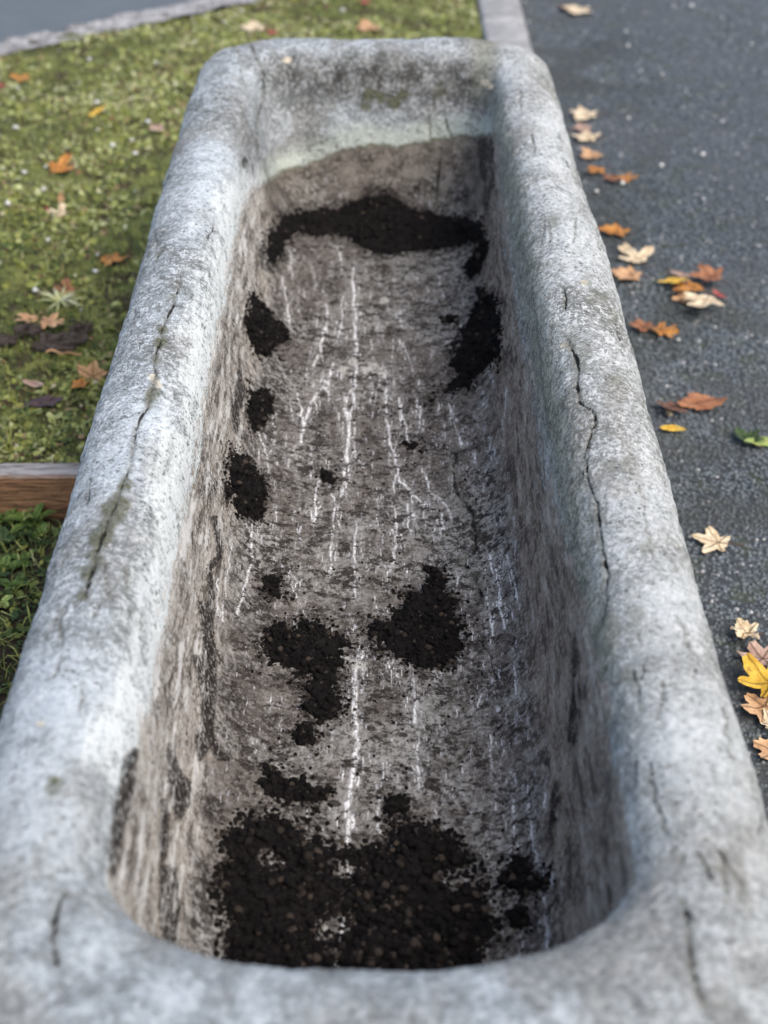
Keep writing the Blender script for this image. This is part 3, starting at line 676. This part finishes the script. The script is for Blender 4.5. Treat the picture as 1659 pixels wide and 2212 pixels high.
# low concrete kerb between lawn and road
m = M('kerb_concrete')
a = m.noise(12, 5, .6); b = m.noise(70, 4, .7); 
c = m.mix(m.mapr(a, .35, .65), (.22, .215, .205), (.36, .355, .345)); c = m.mix(m.mapr(b, .58, .7, 0, .6), c, (.50, .49, .47)); c = m.mix(m.mapr(b, .40, .28, 0, .8), c, (.11, .11, .095))
m.col(c, .9, .2); m.bump(m.math('ADD', a, b), .006)
kx = np.array([0, .0, .006, .016, .05, .09, .120, .130, .133, .133]); kz = np.array([-.06, .050, .060, .064, .066, .066, .063, .054, .040, -.04])
ky = np.concatenate([np.linspace(-3, 2.6, 40)[:-1], np.linspace(2.6, 6, 500), np.linspace(6, 20, 20)[1:]])
kz = kz+.004
Xk, Yk = np.meshgrid(kx+.306, ky); Zk = np.broadcast_to(kz, Xk.shape).copy()
Pk = np.stack([Xk, Yk, Zk], -1)
gap = np.zeros_like(Yk)
for j0 in np.arange(-2.6, 19, .62): gap += np.exp(-((Yk-j0)/.006)**2)
Pk += (fbm(Pk, 18, 66, 3)*.005)[..., None]*np.array([1, 0, .6]); Pk[..., 2] -= gap*.012*(Zk > 0)
kb = mesh_np('kerb', Pk, grid_faces(*Xk.shape), m.m); kb['kind'] = 'structure'

# timber edging board on the left
m = M('weathered_timber')
sv = m.scalevec((1.6, 14, 26)); a = m.noise(9, 6, .65, vec=sv, dist=.6); b = m.noise(30, 5, .7, vec=m.scalevec((3, 12, 16)))
pz = m.new('SeparateXYZ'); m.put(m.co, pz.inputs[0])
c = m.mix(m.mapr(a, .34, .64), (.13, .065, .032), (.42, .23, .12))
c = m.mix(m.mapr(b, .56, .70, 0, .7), c, (.46, .30, .19))
c = m.mix(m.mapr(b, .42, .34, 0, .85), c, (.045, .026, .015))
nrm = m.new('NewGeometry'); sn = m.new('SeparateXYZ'); m.put(nrm.outputs['True Normal'], sn.inputs[0])
top = m.mapr(sn.outputs[2], .4, .85)
c = m.mix(top, c, m.mix(m.mapr(a, .35, .62), (.17, .15, .135), (.46, .43, .41)))
m.col(c, .9, .15); m.bump(m.math('ADD', a, m.math('MULTIPLY', b, .8)), .005)
bx = np.linspace(-2.2, -.325, 500); ry_ = [(.000, -.03), (.000, .01), (.0, .03), (.0, .05), (.0, .07), (.001, .077), (.004, .081), (.009, .083), (.02, .0835), (.032, .083), (.038, .081), (.041, .076), (.042, .06), (.042, .0), (.042, -.03)]
ry_ = np.array(ry_)
PB = np.zeros((len(ry_), len(bx), 3)); PB[..., 0] = bx; PB[..., 1] = 1.842+ry_[:, 0][:, None]; PB[..., 2] = ry_[:, 1][:, None]
PB[..., 1] += fbm(PB, 25, 70, 3)*.0022; PB[..., 2] += fbm(PB*np.array([1, .2, .2]), 30, 71, 3)*.0025
nb_ = len(bx); capL = np.arange(len(ry_))*nb_; capR = capL+nb_-1
tb = mesh_np('timber_board', PB, [grid_faces(len(ry_), nb_), capL[None, ::-1], capR[None]], m.m, smooth=False)
tag(tb, 'weathered brown timber edging board holding back the lawn, butting against the trough', 'timber board')

# ------------------------------------------------------------------ grass, moss, weeds
m = M('grass_blades')
rn = m.attr('rnd'); cr_ = m.new('ValToRGB'); m.put(rn, cr_.inputs[0])
els = [(0, (.028, .052, .016)), (.22, (.070, .105, .030)), (.40, (.235, .245, .055)), (.56, (.29, .32, .11)), (.72, (.42, .44, .21)), (.84, (.46, .45, .30)), (.93, (.24, .17, .09)), (1, (.10, .05, .035))]
cr_.color_ramp.elements[0].position = 0; cr_.color_ramp.elements[1].position = 1
for p_, c_ in els[1:-1]: cr_.color_ramp.elements.new(p_)
for e, (p_, c_) in zip(cr_.color_ramp.elements, els): e.position = p_; e.color = (*c_, 1)
m.col(cr_.outputs[0], .7, .25); m.b.inputs['Subsurface Weight'].default_value = 0
GRASS = m.m
def blades(P, h, wd, lean, rv, seed):
    r = np.random.default_rng(seed); n = len(P)
    a = r.uniform(0, 2*math.pi, n); d = np.stack([np.cos(a), np.sin(a), np.zeros(n)], -1); s = np.stack([-np.sin(a), np.cos(a), np.zeros(n)], -1)
    hh = (h*(.5+r.random(n)))[:, None]; ww = (wd*(.6+.8*r.random(n)))[:, None]; ln = (lean*(.3+r.random(n)))[:, None]
    z = np.array([0, 0, 1.0])
    v0 = P-s*ww/2; v1 = P+s*ww/2
    mid_ = P+z*hh*.6+d*hh*ln*.35; v2 = mid_+s*ww*.4; v3 = mid_-s*ww*.4; v4 = P+z*hh*.95*(1-.35*np.minimum(ln, 1.6))+d*hh*ln
    V = np.stack([v0, v1, v2, v3, v4], 1).reshape(-1, 3)
    b = np.arange(n)[:, None]*5
    return V, b+np.array([0, 1, 2, 3]), b+np.array([3, 2, 4]), np.repeat(rv, 5)
def tufts(P, size, rv, seed):
    """tiny round leaves of moss and clover, tilted every way"""
    r = np.random.default_rng(seed); n = len(P); k = 6
    nn = r.normal(size=(n, 3))*.55+np.array([0, 0, 1]); nn /= np.linalg.norm(nn, axis=1, keepdims=True)
    t = np.cross(nn, r.normal(size=(n, 3))); t /= np.linalg.norm(t, axis=1, keepdims=True); b = np.cross(nn, t)
    s = (size*(.4+r.random(n)**2*1.3))[:, None, None]
    an = np.arange(k)/k*2*math.pi
    V = P[:, None]+s*(np.cos(an)[None, :, None]*t[:, None]+.75*np.sin(an)[None, :, None]*b[:, None])
    return V.reshape(-1, 3), np.arange(n)[:, None]*k+np.arange(k), np.repeat(rv, k)
def lawn_points(n, y0, y1, seed):
    r = np.random.default_rng(seed)
    y = y0+(y1-y0)*r.random(n); x = -1.55+(1.85)*r.random(n)
    P = np.stack([x, y, np.zeros(n)], -1)
    dd = (P[:, :2]-A0)@pn; P = P[dd < .0]
    # nothing under the trough
    P = P[~((np.abs(P[:, 0]) < .31) & (P[:, 1] < 2.66))]
    P[:, 2] = lawn_z(P); return P
P = lawn_points(90000, 1.89, 5.0, 1); r = np.random.default_rng(2)
patch = fbm(P, 5, 81, 3); near = sstep(3.1, 2.2, P[:, 1])
keep = r.random(len(P)) < (.35+.45*near+patch*.6); P = P[keep]; patch = patch[keep]; near = near[keep]
rv = np.clip(.28+.22*fbm(P, 9, 83, 3)+r.normal(0, .20, len(P))+.12*(1-near), 0, 1)  # farther blades paler: grazing sky light put into their colour
v1_, q1, t1, r1 = blades(P, .014, .0022, 1.1, rv, 3)
tag(mesh_np('grass', v1_, [q1, t1], GRASS, smooth=False, attrs={'rnd': r1}), 'short green grass growing through the moss of the lawn', 'grass', kind='stuff')
P = lawn_points(120000, 1.89, 5.0, 5); r = np.random.default_rng(6)
patch = fbm(P, 7, 91, 3); keep = r.random(len(P)) < np.clip(.50+patch*1.7, .05, 1); P = P[keep]
rv = np.clip(.36+.26*fbm(P, 6, 93, 3)+.20*sstep(2.2, 3.4, P[:, 1])+r.normal(0, .15, len(P)), 0, 1)  # moss paler with distance: grazing sky light painted into its tint
sp = r.random(len(P)); rv = np.where(sp > .988, .86, rv); rv = np.where(sp < .13, .93, rv); rv = np.where(sp < .05, 1.0, rv)
P[:, 2] += .004
v2_, f2, r2 = tufts(P, .0052, rv, 7)
tag(mesh_np('moss', v2_, f2, GRASS, smooth=False, attrs={'rnd': r2}), 'low yellow-green moss and tiny clover covering the lawn', 'moss', kind='stuff')
# pale petals and stones on the lawn
m = M('pale_grit'); m.col(m.mix(m.noise(60), (.45, .43, .38), (.75, .74, .70)), .7, .3); PALE = m.m
P = lawn_points(260, 2.3, 5.0, 8); gv, gf = crumbs(P+np.array([0, 0, .006]), np.tile([0, 0, 1.0], (len(P), 1)), .0048, 9)
tag(mesh_np('pale_grit', gv, gf, PALE), 'small pale grit and petals scattered on the lawn', 'grit', kind='stuff')
r = np.random.default_rng(12)
P = np.stack([r.uniform(.46, 2.0, 240), r.uniform(1.2, 5.2, 240), np.full(240, .004)], -1)
gv, gf = crumbs(P, np.tile([0, 0, 1.0], (len(P), 1)), .0042, 10)
tag(mesh_np('loose_grit', gv, gf, PALE), 'small pale stones loose on the grey asphalt', 'grit', kind='stuff')
# rough growth in front of the timber board
n = 9000; P = np.stack([r.uniform(-1.1, -.33, n), r.uniform(.9, 1.84, n), np.zeros(n)], -1); P[:, 2] = earth_h(P)
P = P[(fbm(P, 9, 95, 3)+r.normal(0, .2, len(P))) > -.02]
rv = np.clip(.22+r.normal(0, .2, len(P)), 0, 1)
a1, b1, c1, d1_ = blades(P, .022, .0022, 1.3, rv, 14)
a2, b2, d2_ = tufts(P[::2]+np.array([0, 0, .008]), .0065, rv[::2]*.7, 15)
tag(mesh_np('ground_cover', np.concatenate([a1, a2]), [b1, c1, b2+len(a1)], GRASS, smooth=False, attrs={'rnd': np.concatenate([d1_, d2_])}), 'dark green low growth in front of the timber board', 'ground cover', kind='stuff')

def leafmat(name, c1, c2, c3=None, rough=.6):
    m = M(name); blot = m.noise(75, 4, .7); a = m.noise(45, 5, .65); b = m.noise(260, 3, .6)
    c = m.mix(m.mapr(a, .35, .65), c1, c2)
    c = m.mix(m.mapr(b, .60, .70, 0, .7), c, c3 or tuple(x*.4 for x in c1))
    c = m.mix(m.mapr(blot, .56, .68, 0, .65), c, tuple(x*.45 for x in c1))
    vn = m.attr('veinline'); c = m.mix(m.mapr(vn, .0016, .0003, 0, .75), c, tuple(x*.42 for x in c1))
    m.col(c, rough, .35); m.bump(m.math('SUBTRACT', a, m.mapr(vn, .003, 0, 0, .6)), .003)
    return m.m
LM = {'orange': leafmat('orange_leaf', (.34, .12, .022), (.56, .26, .055)), 'yellow': leafmat('yellow_leaf', (.62, .34, .03), (.74, .50, .08)),
      'cream': leafmat('cream_leaf', (.52, .38, .22), (.72, .60, .41), (.48, .32, .17)), 'tan': leafmat('tan_leaf', (.42, .22, .10), (.58, .36, .19), (.22, .11, .05)),
      'rust': leafmat('rust_leaf', (.20, .070, .028), (.36, .16, .07)), 'brown': leafmat('brown_leaf', (.10, .045, .025), (.20, .095, .055)),
      'red': leafmat('red_leaf', (.30, .035, .03), (.42, .12, .08)), 'pink': leafmat('pinkish_leaf', (.32, .19, .13), (.48, .33, .25), (.14, .07, .05)),
      'mustard': leafmat('mustard_leaf', (.44, .24, .018), (.60, .38, .04), (.22, .10, .01)), 'plum': leafmat('plum_leaf', (.045, .025, .028), (.09, .05, .05)),
      'green': leafmat('green_leaf', (.06, .11, .018), (.13, .20, .04)), 'lime': leafmat('light_green_leaf', (.26, .34, .08), (.38, .44, .14)), 'dkgreen': leafmat('dark_green_leaf', (.02, .045, .010), (.05, .085, .02))}
SHAPES = {   # lobes as (angle in degrees from the tip, length, half-width in degrees)
    'maple': [(0, 1, 36), (55, .90, 34), (-55, .90, 34), (115, .66, 30), (-115, .66, 30)],
    'oak': [(0, 1, 22), (42, .82, 19), (-42, .82, 19), (92, .62, 20), (-92, .62, 20), (145, .46, 18), (-145, .46, 18)],
    'slim': [(0, 1, 26), (180, .72, 26)], 'three': [(0, 1, 27), (68, .92, 27), (-72, .82, 25)], 'broad': [(0, 1, 52), (62, .92, 46), (-62, .95, 46), (130, .7, 40), (-130, .7, 40)]}
def leaf(px, py, size, rot, mat, kind, label, curl=.5, z=None, lift=0, tilt=(0, 0), group='autumn leaves on the asphalt', seed=None, stalk=True, name='fallen_leaf', base=None, aspect=1, crinkle=.07):
    lawnside = px < 1000 if base is None else base == 'lawn'
    q = on_plane(px, py, LZ if lawnside else 0.0)
    zz = (float(lawn_z(q[None])[0])+.009 if lawnside else .005) if z is None else z
    q = on_plane(px, py, zz+lift)
    seed = seed or int(px*3+py)
    r = random.Random(seed); L = SHAPES[kind]
    na, nr_ = 120, 12
    th = np.arange(na)/na*360-180
    rad = np.full(na, .31 if kind != 'slim' else .2)
    for a0, l, wdt in L:
        a0 += r.uniform(-7, 7); l *= r.uniform(.72, 1.12); wdt = wdt*r.uniform(.8, 1.2); d = np.abs((th-a0+180) % 360-180)/wdt
        pt = l*np.clip(1-.62*d**1.1, 0, 1) if kind in ('maple', 'broad') else l/np.sqrt(1+(d*1.35)**4)
        if kind == 'slim': pt = l*.30/np.sqrt((np.cos(np.radians(np.minimum(d*wdt, 89)))*.30)**2+np.sin(np.radians(np.minimum(d*wdt, 89)))**2)
        rad = np.maximum(rad, pt)
    rad *= 1+.06*np.sin(np.radians(th*11+seed))+.04*np.sin(np.radians(th*23+seed*2))
    rr = (np.arange(1, nr_+1)/nr_)[:, None]
    x = rad*rr*np.sin(np.radians(th)); y = rad*rr*np.cos(np.radians(th))
    x = np.concatenate([[0], x.ravel()])*aspect; y = np.concatenate([[0], y.ravel()])
    cdir = r.uniform(0, 6.28)
    zc = curl*(.30*(x*math.cos(cdir)+y*math.sin(cdir))**2+.10*(x*x+y*y)) 
    P = np.stack([x, y, zc], -1)
    P[:, 2] += vnoise(P+seed, 2.6, seed)*crinkle*(.6+curl)+vnoise(P+seed, 6, seed+2)*crinkle*.35
    size = size*1.04; curl = curl*1.8; P *= size
    vd = np.full(len(P), .02)
    for a0, l, _ in L:
        ax = np.array([math.sin(R(a0)), math.cos(R(a0))]); al = P[:, :2]@ax; pe = np.abs(P[:, 0]*ax[1]-P[:, 1]*ax[0])
        vd = np.where(al > 0, np.minimum(vd, pe), vd)
    P[:, 2] -= P[:, 2].min()
    k = np.arange(na); f3 = np.stack([np.zeros(na, int), 1+(k+1) % na, 1+k], -1)
    f4 = grid_faces(nr_, na, True)+1
    e = empty(name, tuple(q), (R(tilt[0]), R(tilt[1]), R(rot)))
    tag(e, label, 'leaf', group)
    mesh_np('blade', P, [f3, f4[:, ::-1]], LM[mat], e, attrs={'veinline': vd})
    if stalk:
        pts = [Vector((0, 0, P[0, 2])), Vector((.02*size, -.35*size, P[0, 2]+.05*size)), Vector((.10*size, -.85*size, .10*size))]
        n = 8; cs = []
        for i in range(n+1):
            t = i/n; p = pts[0]*(1-t)**2+pts[1]*2*t*(1-t)+pts[2]*t*t; w_ = .0009
            cs.append([(p.x+w_*math.cos(a), p.y, p.z+w_*math.sin(a)) for a in (0, 2.1, 4.2)])
        Vs = np.array(cs); mesh_np('stalk', Vs, grid_faces(n+1, 3, True), LM['brown' if mat not in ('green', 'lime', 'dkgreen') else 'tan'], e, attrs={'veinline': np.full(27, .02)})
    return e
AG = 'autumn leaves on the asphalt'; LG = 'autumn leaves on the lawn'
# on the asphalt, far to near
leaf(1255, 22, .068, 80, 'cream', 'broad', 'cream leaf farthest away on the asphalt, near the top edge of the view', .25)
leaf(1218, 20, .030, 20, 'brown', 'slim', 'small brown leaf tip touching the farthest cream leaf', .3, stalk=False)
leaf(1268, 250, .055, 80, 'cream', 'broad', 'upper of two cream leaves lying against the far right side of the trough', .4)
leaf(1264, 276, .038, 100, 'pink', 'broad', 'pale dull leaf squeezed between two cream leaves by the trough', .4, stalk=False)
leaf(1272, 297, .050, 65, 'cream', 'broad', 'lower of two cream leaves lying against the far right side of the trough', .4)
leaf(1286, 337, .036, 40, 'tan', 'broad', 'pinkish-orange leaf just below the two cream leaves', .5)
leaf(1295, 368, .038, 120, 'orange', 'three', 'orange leaf at the trough side, left end of a brown cluster', .5)
leaf(1322, 385, .040, 200, 'rust', 'oak', 'rusty brown leaf in the middle of the cluster by the trough', .6)
leaf(1350, 384, .034, 250, 'orange', 'three', 'orange and yellow leaf at the right end of the brown cluster', .6)
leaf(1335, 503, .044, 60, 'orange', 'broad', 'bright orange rounded leaf alone against the right side of the trough', .5)
leaf(1378, 560, .058, 20, 'cream', 'three', 'cream leaf with finger-like lobes lying flat on the asphalt', .5)
leaf(1366, 597, .044, 70, 'tan', 'broad', 'tan leaf tucked under the finger-lobed cream leaf', .5)
leaf(1452, 606, .040, 190, 'yellow', 'three', 'curled yellow leaf with brown edge, left of the large leaf pile', .9)
leaf(1472, 595, .026, 60, 'pink', 'slim', 'small dull pink leaf joining the curled yellow leaf', .7, stalk=False)
leaf(1540, 600, .050, 25, 'rust', 'maple', 'orange-brown leaf on top of the leaf pile on the asphalt', .6, lift=.012)
leaf(1500, 622, .050, 120, 'orange', 'oak', 'dark orange leaf at the left of the leaf pile', .6, lift=.004)
leaf(1492, 645, .036, 100, 'tan', 'oak', 'tan leaf at the lower left of the leaf pile', .5)
leaf(1527, 648, .058, 150, 'cream', 'three', 'cream leaf with three long lobes at the front of the leaf pile', .5, lift=.010)
leaf(1558, 640, .022, 40, 'red', 'slim', 'small red leaf tip at the right of the leaf pile', .5, stalk=False)
leaf(1393, 708, .034, 30, 'rust', 'broad', 'rust leaf half hidden by the trough, left of a bright orange one', .5)
leaf(1428, 714, .044, 250, 'orange', 'oak', 'bright orange wavy leaf lying right beside the trough', .6)
leaf(1455, 880, .042, 150, 'brown', 'broad', 'brown curled leaf against the trough with a red-tipped edge', .8, tilt=(8, 0))
leaf(1502, 872, .052, -82, 'rust', 'slim', 'long reddish-brown curled leaf pointing right on the asphalt', .9, tilt=(0, 12), aspect=1.6)
leaf(1447, 895, .014, 10, 'cream', 'slim', 'tiny pale leaf tip under the brown curled leaf', .5, stalk=False)
leaf(1458, 926, .026, 75, 'yellow', 'slim', 'small bright yellow sliver of leaf touching the trough', .3, stalk=False, aspect=1.3)
leaf(1618, 952, .036, 25, 'dkgreen', 'broad', 'dark green shrivelled leaf at the right edge of the view', .9)
leaf(1652, 955, .034, 85, 'lime', 'slim', 'light green narrow leaf at the right edge of the view', .5, aspect=1.4)
leaf(1552, 1174, .044, 70, 'cream', 'maple', 'pale tan maple leaf with dark veins beside the trough', .35)
leaf(1612, 1372, .030, 80, 'cream', 'broad', 'crinkled pale leaf right of the trough, above the pinkish leaf', .9, crinkle=.16)
leaf(1648, 1425, .048, 20, 'pink', 'maple', 'pinkish-brown maple leaf with dark veins above the mustard leaf', .35, lift=.004)
leaf(1668, 1482, .056, 28, 'mustard', 'maple', 'mustard-yellow leaf lying on top of other leaves by the trough', .5, lift=.014)
leaf(1652, 1530, .034, 100, 'tan', 'broad', 'dull tan leaf partly under the mustard-yellow leaf', .5)
leaf(1672, 1572, .028, 10, 'cream', 'maple', 'cream curled leaf at the right edge, below the mustard leaf', .9)
leaf(1680, 1625, .032, 60, 'tan', 'broad', 'tan leaf lowest at the right edge of the view', .6)
# on the lawn
leaf(555, 60, .060, 85, 'cream', 'broad', 'large cream leaf on the lawn just behind the far end of the trough', .3, group=LG)
leaf(590, 72, .024, 30, 'red', 'broad', 'small dark red leaf beside the large cream leaf on the lawn', .4, group=LG, stalk=False)
leaf(800, 62, .052, 85, 'tan', 'broad', 'tan leaf on the lawn behind the middle of the trough end', .4, group=LG)
leaf(792, 6, .024, 85, 'red', 'broad', 'small red leaf on the lawn at the very top of the view', .4, group=LG, stalk=False)
leaf(55, 172, .040, 70, 'orange', 'three', 'orange leaf on the lawn nearest the far path', .5, group=LG)
leaf(2, 185, .026, 70, 'red', 'broad', 'dark red leaf at the left edge of the lawn', .5, group=LG, stalk=False)
leaf(209, 242, .034, -55, 'yellow', 'slim', 'bright yellow narrow leaf standing out on the moss', .5, group=LG, tilt=(18, 0), stalk=False, aspect=1.3)
leaf(242, 256, .012, 0, 'red', 'slim', 'tiny red leaf just right of the yellow narrow leaf', .4, group=LG, stalk=False)
leaf(125, 366, .048, -35, 'orange', 'three', 'orange star-shaped leaf in the middle of the lawn', .7, group=LG, tilt=(15, 0))
leaf(169, 373, .015, 20, 'red', 'slim', 'little red leaf right of the orange star-shaped leaf', .4, group=LG, stalk=False)
leaf(345, 278, .026, 70, 'pink', 'broad', 'pale pinkish leaf on the lawn close to the trough', .4, group=LG, stalk=False)
leaf(344, 281, .018, 90, 'cream', 'slim', 'small cream leaf lying on the pale pinkish leaf', .4, group=LG, stalk=False, lift=.004)
leaf(132, 432, .014, 0, 'tan', 'slim', 'small upright peach leaf above the cream twin-lobed leaf', .4, group=LG, tilt=(55, 0), stalk=False, aspect=1.5)
leaf(133, 462, .036, 80, 'cream', 'three', 'cream twin-lobed leaf on the dark part of the lawn', .5, group=LG)
leaf(104, 452, .014, 60, 'red', 'slim', 'tiny red leaf left of the cream twin-lobed leaf', .4, group=LG, stalk=False)
leaf(236, 560, .044, 230, 'orange', 'oak', 'orange lobed leaf on the lawn touching the trough', .5, group=LG)
leaf(148, 626, .038, 85, 'rust', 'three', 'flame-orange leaf behind the pale grass tuft', .6, group=LG)
leaf(68, 690, .036, 120, 'tan', 'three', 'tan folded leaf, left one of the pair below the grass tuft', .8, group=LG)
leaf(105, 697, .044, 250, 'tan', 'oak', 'tan oak-like leaf, right one of the pair below the grass tuft', .5, group=LG, lift=.006)
leaf(200, 812, .036, 10, 'tan', 'broad', 'tan leaf standing upright against the left side of the trough', .5, group=LG, tilt=(62, 10))
leaf(178, 830, .024, 80, 'orange', 'broad', 'small orange leaf beneath the upright tan leaf', .4, group=LG, stalk=False)
leaf(84, 872, .046, -65, 'plum', 'slim', 'dark plum-brown leaf lying in the grass', .4, group=LG, aspect=1.5)
leaf(75, 830, .028, 60, 'pink', 'slim', 'pale greyish leaf in the grass above the dark plum leaf', .4, group=LG, stalk=False, aspect=1.3)
leaf(4, 1075, .024, 60, 'rust', 'broad', 'rusty leaf scrap at the foot of the timber board by the left edge', .4, group=LG, stalk=False, z=.003) if False else None

# bark fragments on the lawn
m = M('dark_bark'); a = m.noise(20, 5, .7, vec=m.scalevec((2, 9, 9))); b = m.noise(140, 4, .7)
m.col(m.mix(m.mapr(a, .35, .65), (.030, .023, .020), (.13, .105, .092)), .9, .2); m.bump(m.math('ADD', a, b), .006); BARK = m.m
def bark(px, py, L, wd, rot, label, seed):
    q = on_plane(px, py, LZ+.012); n1_, n2_ = 46, 9
    s, t = np.meshgrid(np.linspace(-1, 1, n1_), np.linspace(-1, 1, n2_))
    P = np.stack([s*L/2, t*wd/2*(1-.35*np.abs(s)**4), .010*(1-t*t)+.003], -1)
    nn = np.stack([s*3, t*.9, 0*s+seed], -1)
    P[..., 1] += vnoise(nn*np.array([1, .15, 1]), 1.7, seed)*wd*.4; P[..., 2] += vnoise(nn*np.array([.4, 7, 1]), 1.5, seed+8)*.003; P[..., 2] += vnoise(nn*3, 1.5, seed+1)*.005; P[..., 0] += vnoise(nn[..., ::-1]*2, 2.5, seed+4)*L*.05
    B = P.copy(); B[..., 2] -= .006
    k = n1_*n2_; f = grid_faces(n2_, n1_)
    e1 = np.arange(n1_-1); e2 = np.arange(n2_-1)*n1_
    side = [np.stack([e1+1, e1, e1+k, e1+1+k], -1), np.stack([e1+(n2_-1)*n1_, e1+1+(n2_-1)*n1_, e1+1+(n2_-1)*n1_+k, e1+(n2_-1)*n1_+k], -1),
            np.stack([e2, e2+n1_, e2+n1_+k, e2+k], -1), np.stack([e2+n1_+n1_-1, e2+n1_-1, e2+n1_-1+k, e2+2*n1_-1+k], -1)]
    o = mesh_np('bark_piece', np.concatenate([P.reshape(-1, 3), B.reshape(-1, 3)]), [f, f[:, ::-1]+k]+side, BARK, smooth=False)
    o.location = q; o.rotation_euler = (0, 0, R(rot)); return tag(o, label, 'bark', 'bark pieces on the lawn')
bark(140, 733, .085, .022, 4, 'widest dark bark piece lying between tan leaves and the trough', 3)
bark(118, 752, .075, .016, -2, 'thin brown strip of bark just in front of the widest piece', 5)
bark(8, 737, .050, .026, -8, 'dark bark piece at the left edge of the lawn', 7)
bark(60, 716, .05, .02, 10, 'small bark piece directly under the tan leaves', 9)
bark(175, 715, .045, .012, 15, 'narrow bark sliver nearest the trough', 11)
# a twig
def tube(pts, rads, k=6):
    V = []
    for i, p in enumerate(pts):
        a = np.array(pts[min(i+1, len(pts)-1)])-np.array(pts[max(i-1, 0)]); a = a/np.linalg.norm(a)
        s = np.cross(a, [0, 0, 1.0]); s = s/(np.linalg.norm(s)+1e-9); u = np.cross(s, a)
        V += [np.array(p)+rads[i]*(math.cos(t)*s+math.sin(t)*u) for t in np.arange(k)/k*2*math.pi]
    return np.array(V), grid_faces(len(pts), k, True)
tw0 = on_plane(100, 761, LZ+.016); tw1 = on_plane(158, 762, LZ+.020)
pts = [tw0+(tw1-tw0)*t+np.array([0, .004*math.sin(t*5), .003*math.sin(t*9)]) for t in np.linspace(0, 1.3, 14)]
v_, f_ = tube(pts, np.linspace(.0022, .0012, 14))
tag(mesh_np('twig', v_, f_, LM['tan'], attrs={'veinline': np.full(len(v_), .02)}), 'thin pale twig lying in the grass beside the trough', 'twig')

# pale grass tuft
def grass_tuft(px, py, n, hgt, mat_rv, label, seed, z0=None, wd=.0034):
    q = on_plane(px, py, LZ) if z0 is None else on_plane(px, py, z0)
    if z0 is None: q[2] = lawn_z(q[None])[0]
    e = empty('grass_tuft', tuple(q)); tag(e, label, 'grass tuft', 'grass tufts')
    r = random.Random(seed)
    for i in range(n):
        a = r.uniform(0, 6.283); L = hgt*r.uniform(.55, 1.15); el = r.uniform(.1, .75)
        nseg = 7; Vv = []
        for k in range(nseg+1):
            t = k/nseg; rad = L*t*math.cos(el)*(1+.25*t); zz = L*(t*math.sin(el)-.42*t*t*math.cos(el)*1.2)+.002
            c = np.array([math.cos(a)*rad, math.sin(a)*rad, max(zz, .003)]); s = np.array([-math.sin(a), math.cos(a), 0])*wd*(1-t**1.6)*.5
            Vv += [c-s+np.array([0, 0, .0006]), c, c+s+np.array([0, 0, .0006])]
        mesh_np('grass_blade', np.array(Vv), grid_faces(nseg+1, 3), GRASS, e, attrs={'rnd': np.full(len(Vv), np.clip(mat_rv+r.uniform(-.12, .12), 0, 1))})
    return e
grass_tuft(128, 655, 30, .055, .74, 'pale yellow-green tuft of long grass blades spread flat on the lawn', 4, wd=.0075)
grass_tuft(12, 745, 12, .045, .45, 'short green grass tuft between bark pieces at the left edge', 6)
grass_tuft(150, 790, 16, .05, .30, 'dark green grass tuft beside the twig and trough', 8)
grass_tuft(60, 900, 22, .045, .28, 'green grass tuft in front of the dark plum leaf', 9)
grass_tuft(110, 960, 22, .045, .30, 'green grass tuft against the back of the timber board', 10)
grass_tuft(20, 960, 18, .045, .34, 'green grass tuft behind the timber board at the left edge', 13)
# leafy weeds below the board
def weed(px, py, n, L, wdt, mat, label, seed, z0=.002, el0=.3, el1=1.1):
    q = on_plane(px, py, z0); e = empty('weed', tuple(q)); tag(e, label, 'weed', 'leafy weeds below the timber board')
    r = random.Random(seed)
    for i in range(n):
        a = r.uniform(0, 6.283); l = L*r.uniform(.6, 1.1); el = r.uniform(el0, el1); nseg = 10; Vv = []; vn = []
        for k in range(nseg+1):
            t = k/nseg; rad = l*t*math.cos(el)*(1+.2*t); zz = l*(t*math.sin(el)-.35*t*t)
            c = np.array([math.cos(a)*rad, math.sin(a)*rad, max(zz, .002)+.002])
            hw = wdt*.5*(math.sin(min(1, (t+.04)*.98)*math.pi)**.7 if t > .22 else .12+.5*t)*(1+.12*math.sin(t*22))
            s = np.array([-math.sin(a), math.cos(a), 0])*max(hw, .0006)
            for f in (-1, -.5, 0, .5, 1): Vv.append(c+s*f+np.array([0, 0, abs(f)*hw*.35])); vn.append(abs(f)*max(hw, .0006))
        mesh_np('weed_leaf', np.array(Vv), grid_faces(nseg+1, 5), LM[mat], e, attrs={'veinline': vn})
    return e
weed(72, 1135, 9, .050, .016, 'green', 'tallest light-green leafy weed at the foot of the timber board', 1, el0=.5, el1=1.3)
weed(108, 1112, 5, .050, .012, 'brown', 'brownish-green dock-like weed between board and trough', 2, el0=.8, el1=1.35)
weed(15, 1125, 7, .042, .020, 'green', 'broad-leaved weed at the left edge below the board', 3, el0=.3, el1=1.0)
weed(45, 1165, 8, .036, .012, 'dkgreen', 'dark low weed in front of the tallest one', 4)
weed(10, 1185, 7, .040, .018, 'dkgreen', 'dark oval-leaved weed at the left edge, middle of the bed', 5)
weed(55, 1215, 9, .030, .012, 'green', 'small green weed beside the stone trough, middle of the bed', 6)
weed(12, 1235, 8, .036, .014, 'green', 'green rosette weed at the left edge, lower part of the bed', 7)
weed(30, 1275, 10, .030, .010, 'green', 'fine-leaved weed low beside the stone trough', 8)
weed(3, 1310, 9, .032, .012, 'lime', 'pale green weed lowest at the left edge', 9)
weed(92, 1160, 6, .028, .010, 'green', 'small weed tucked against the trough below the board', 10)
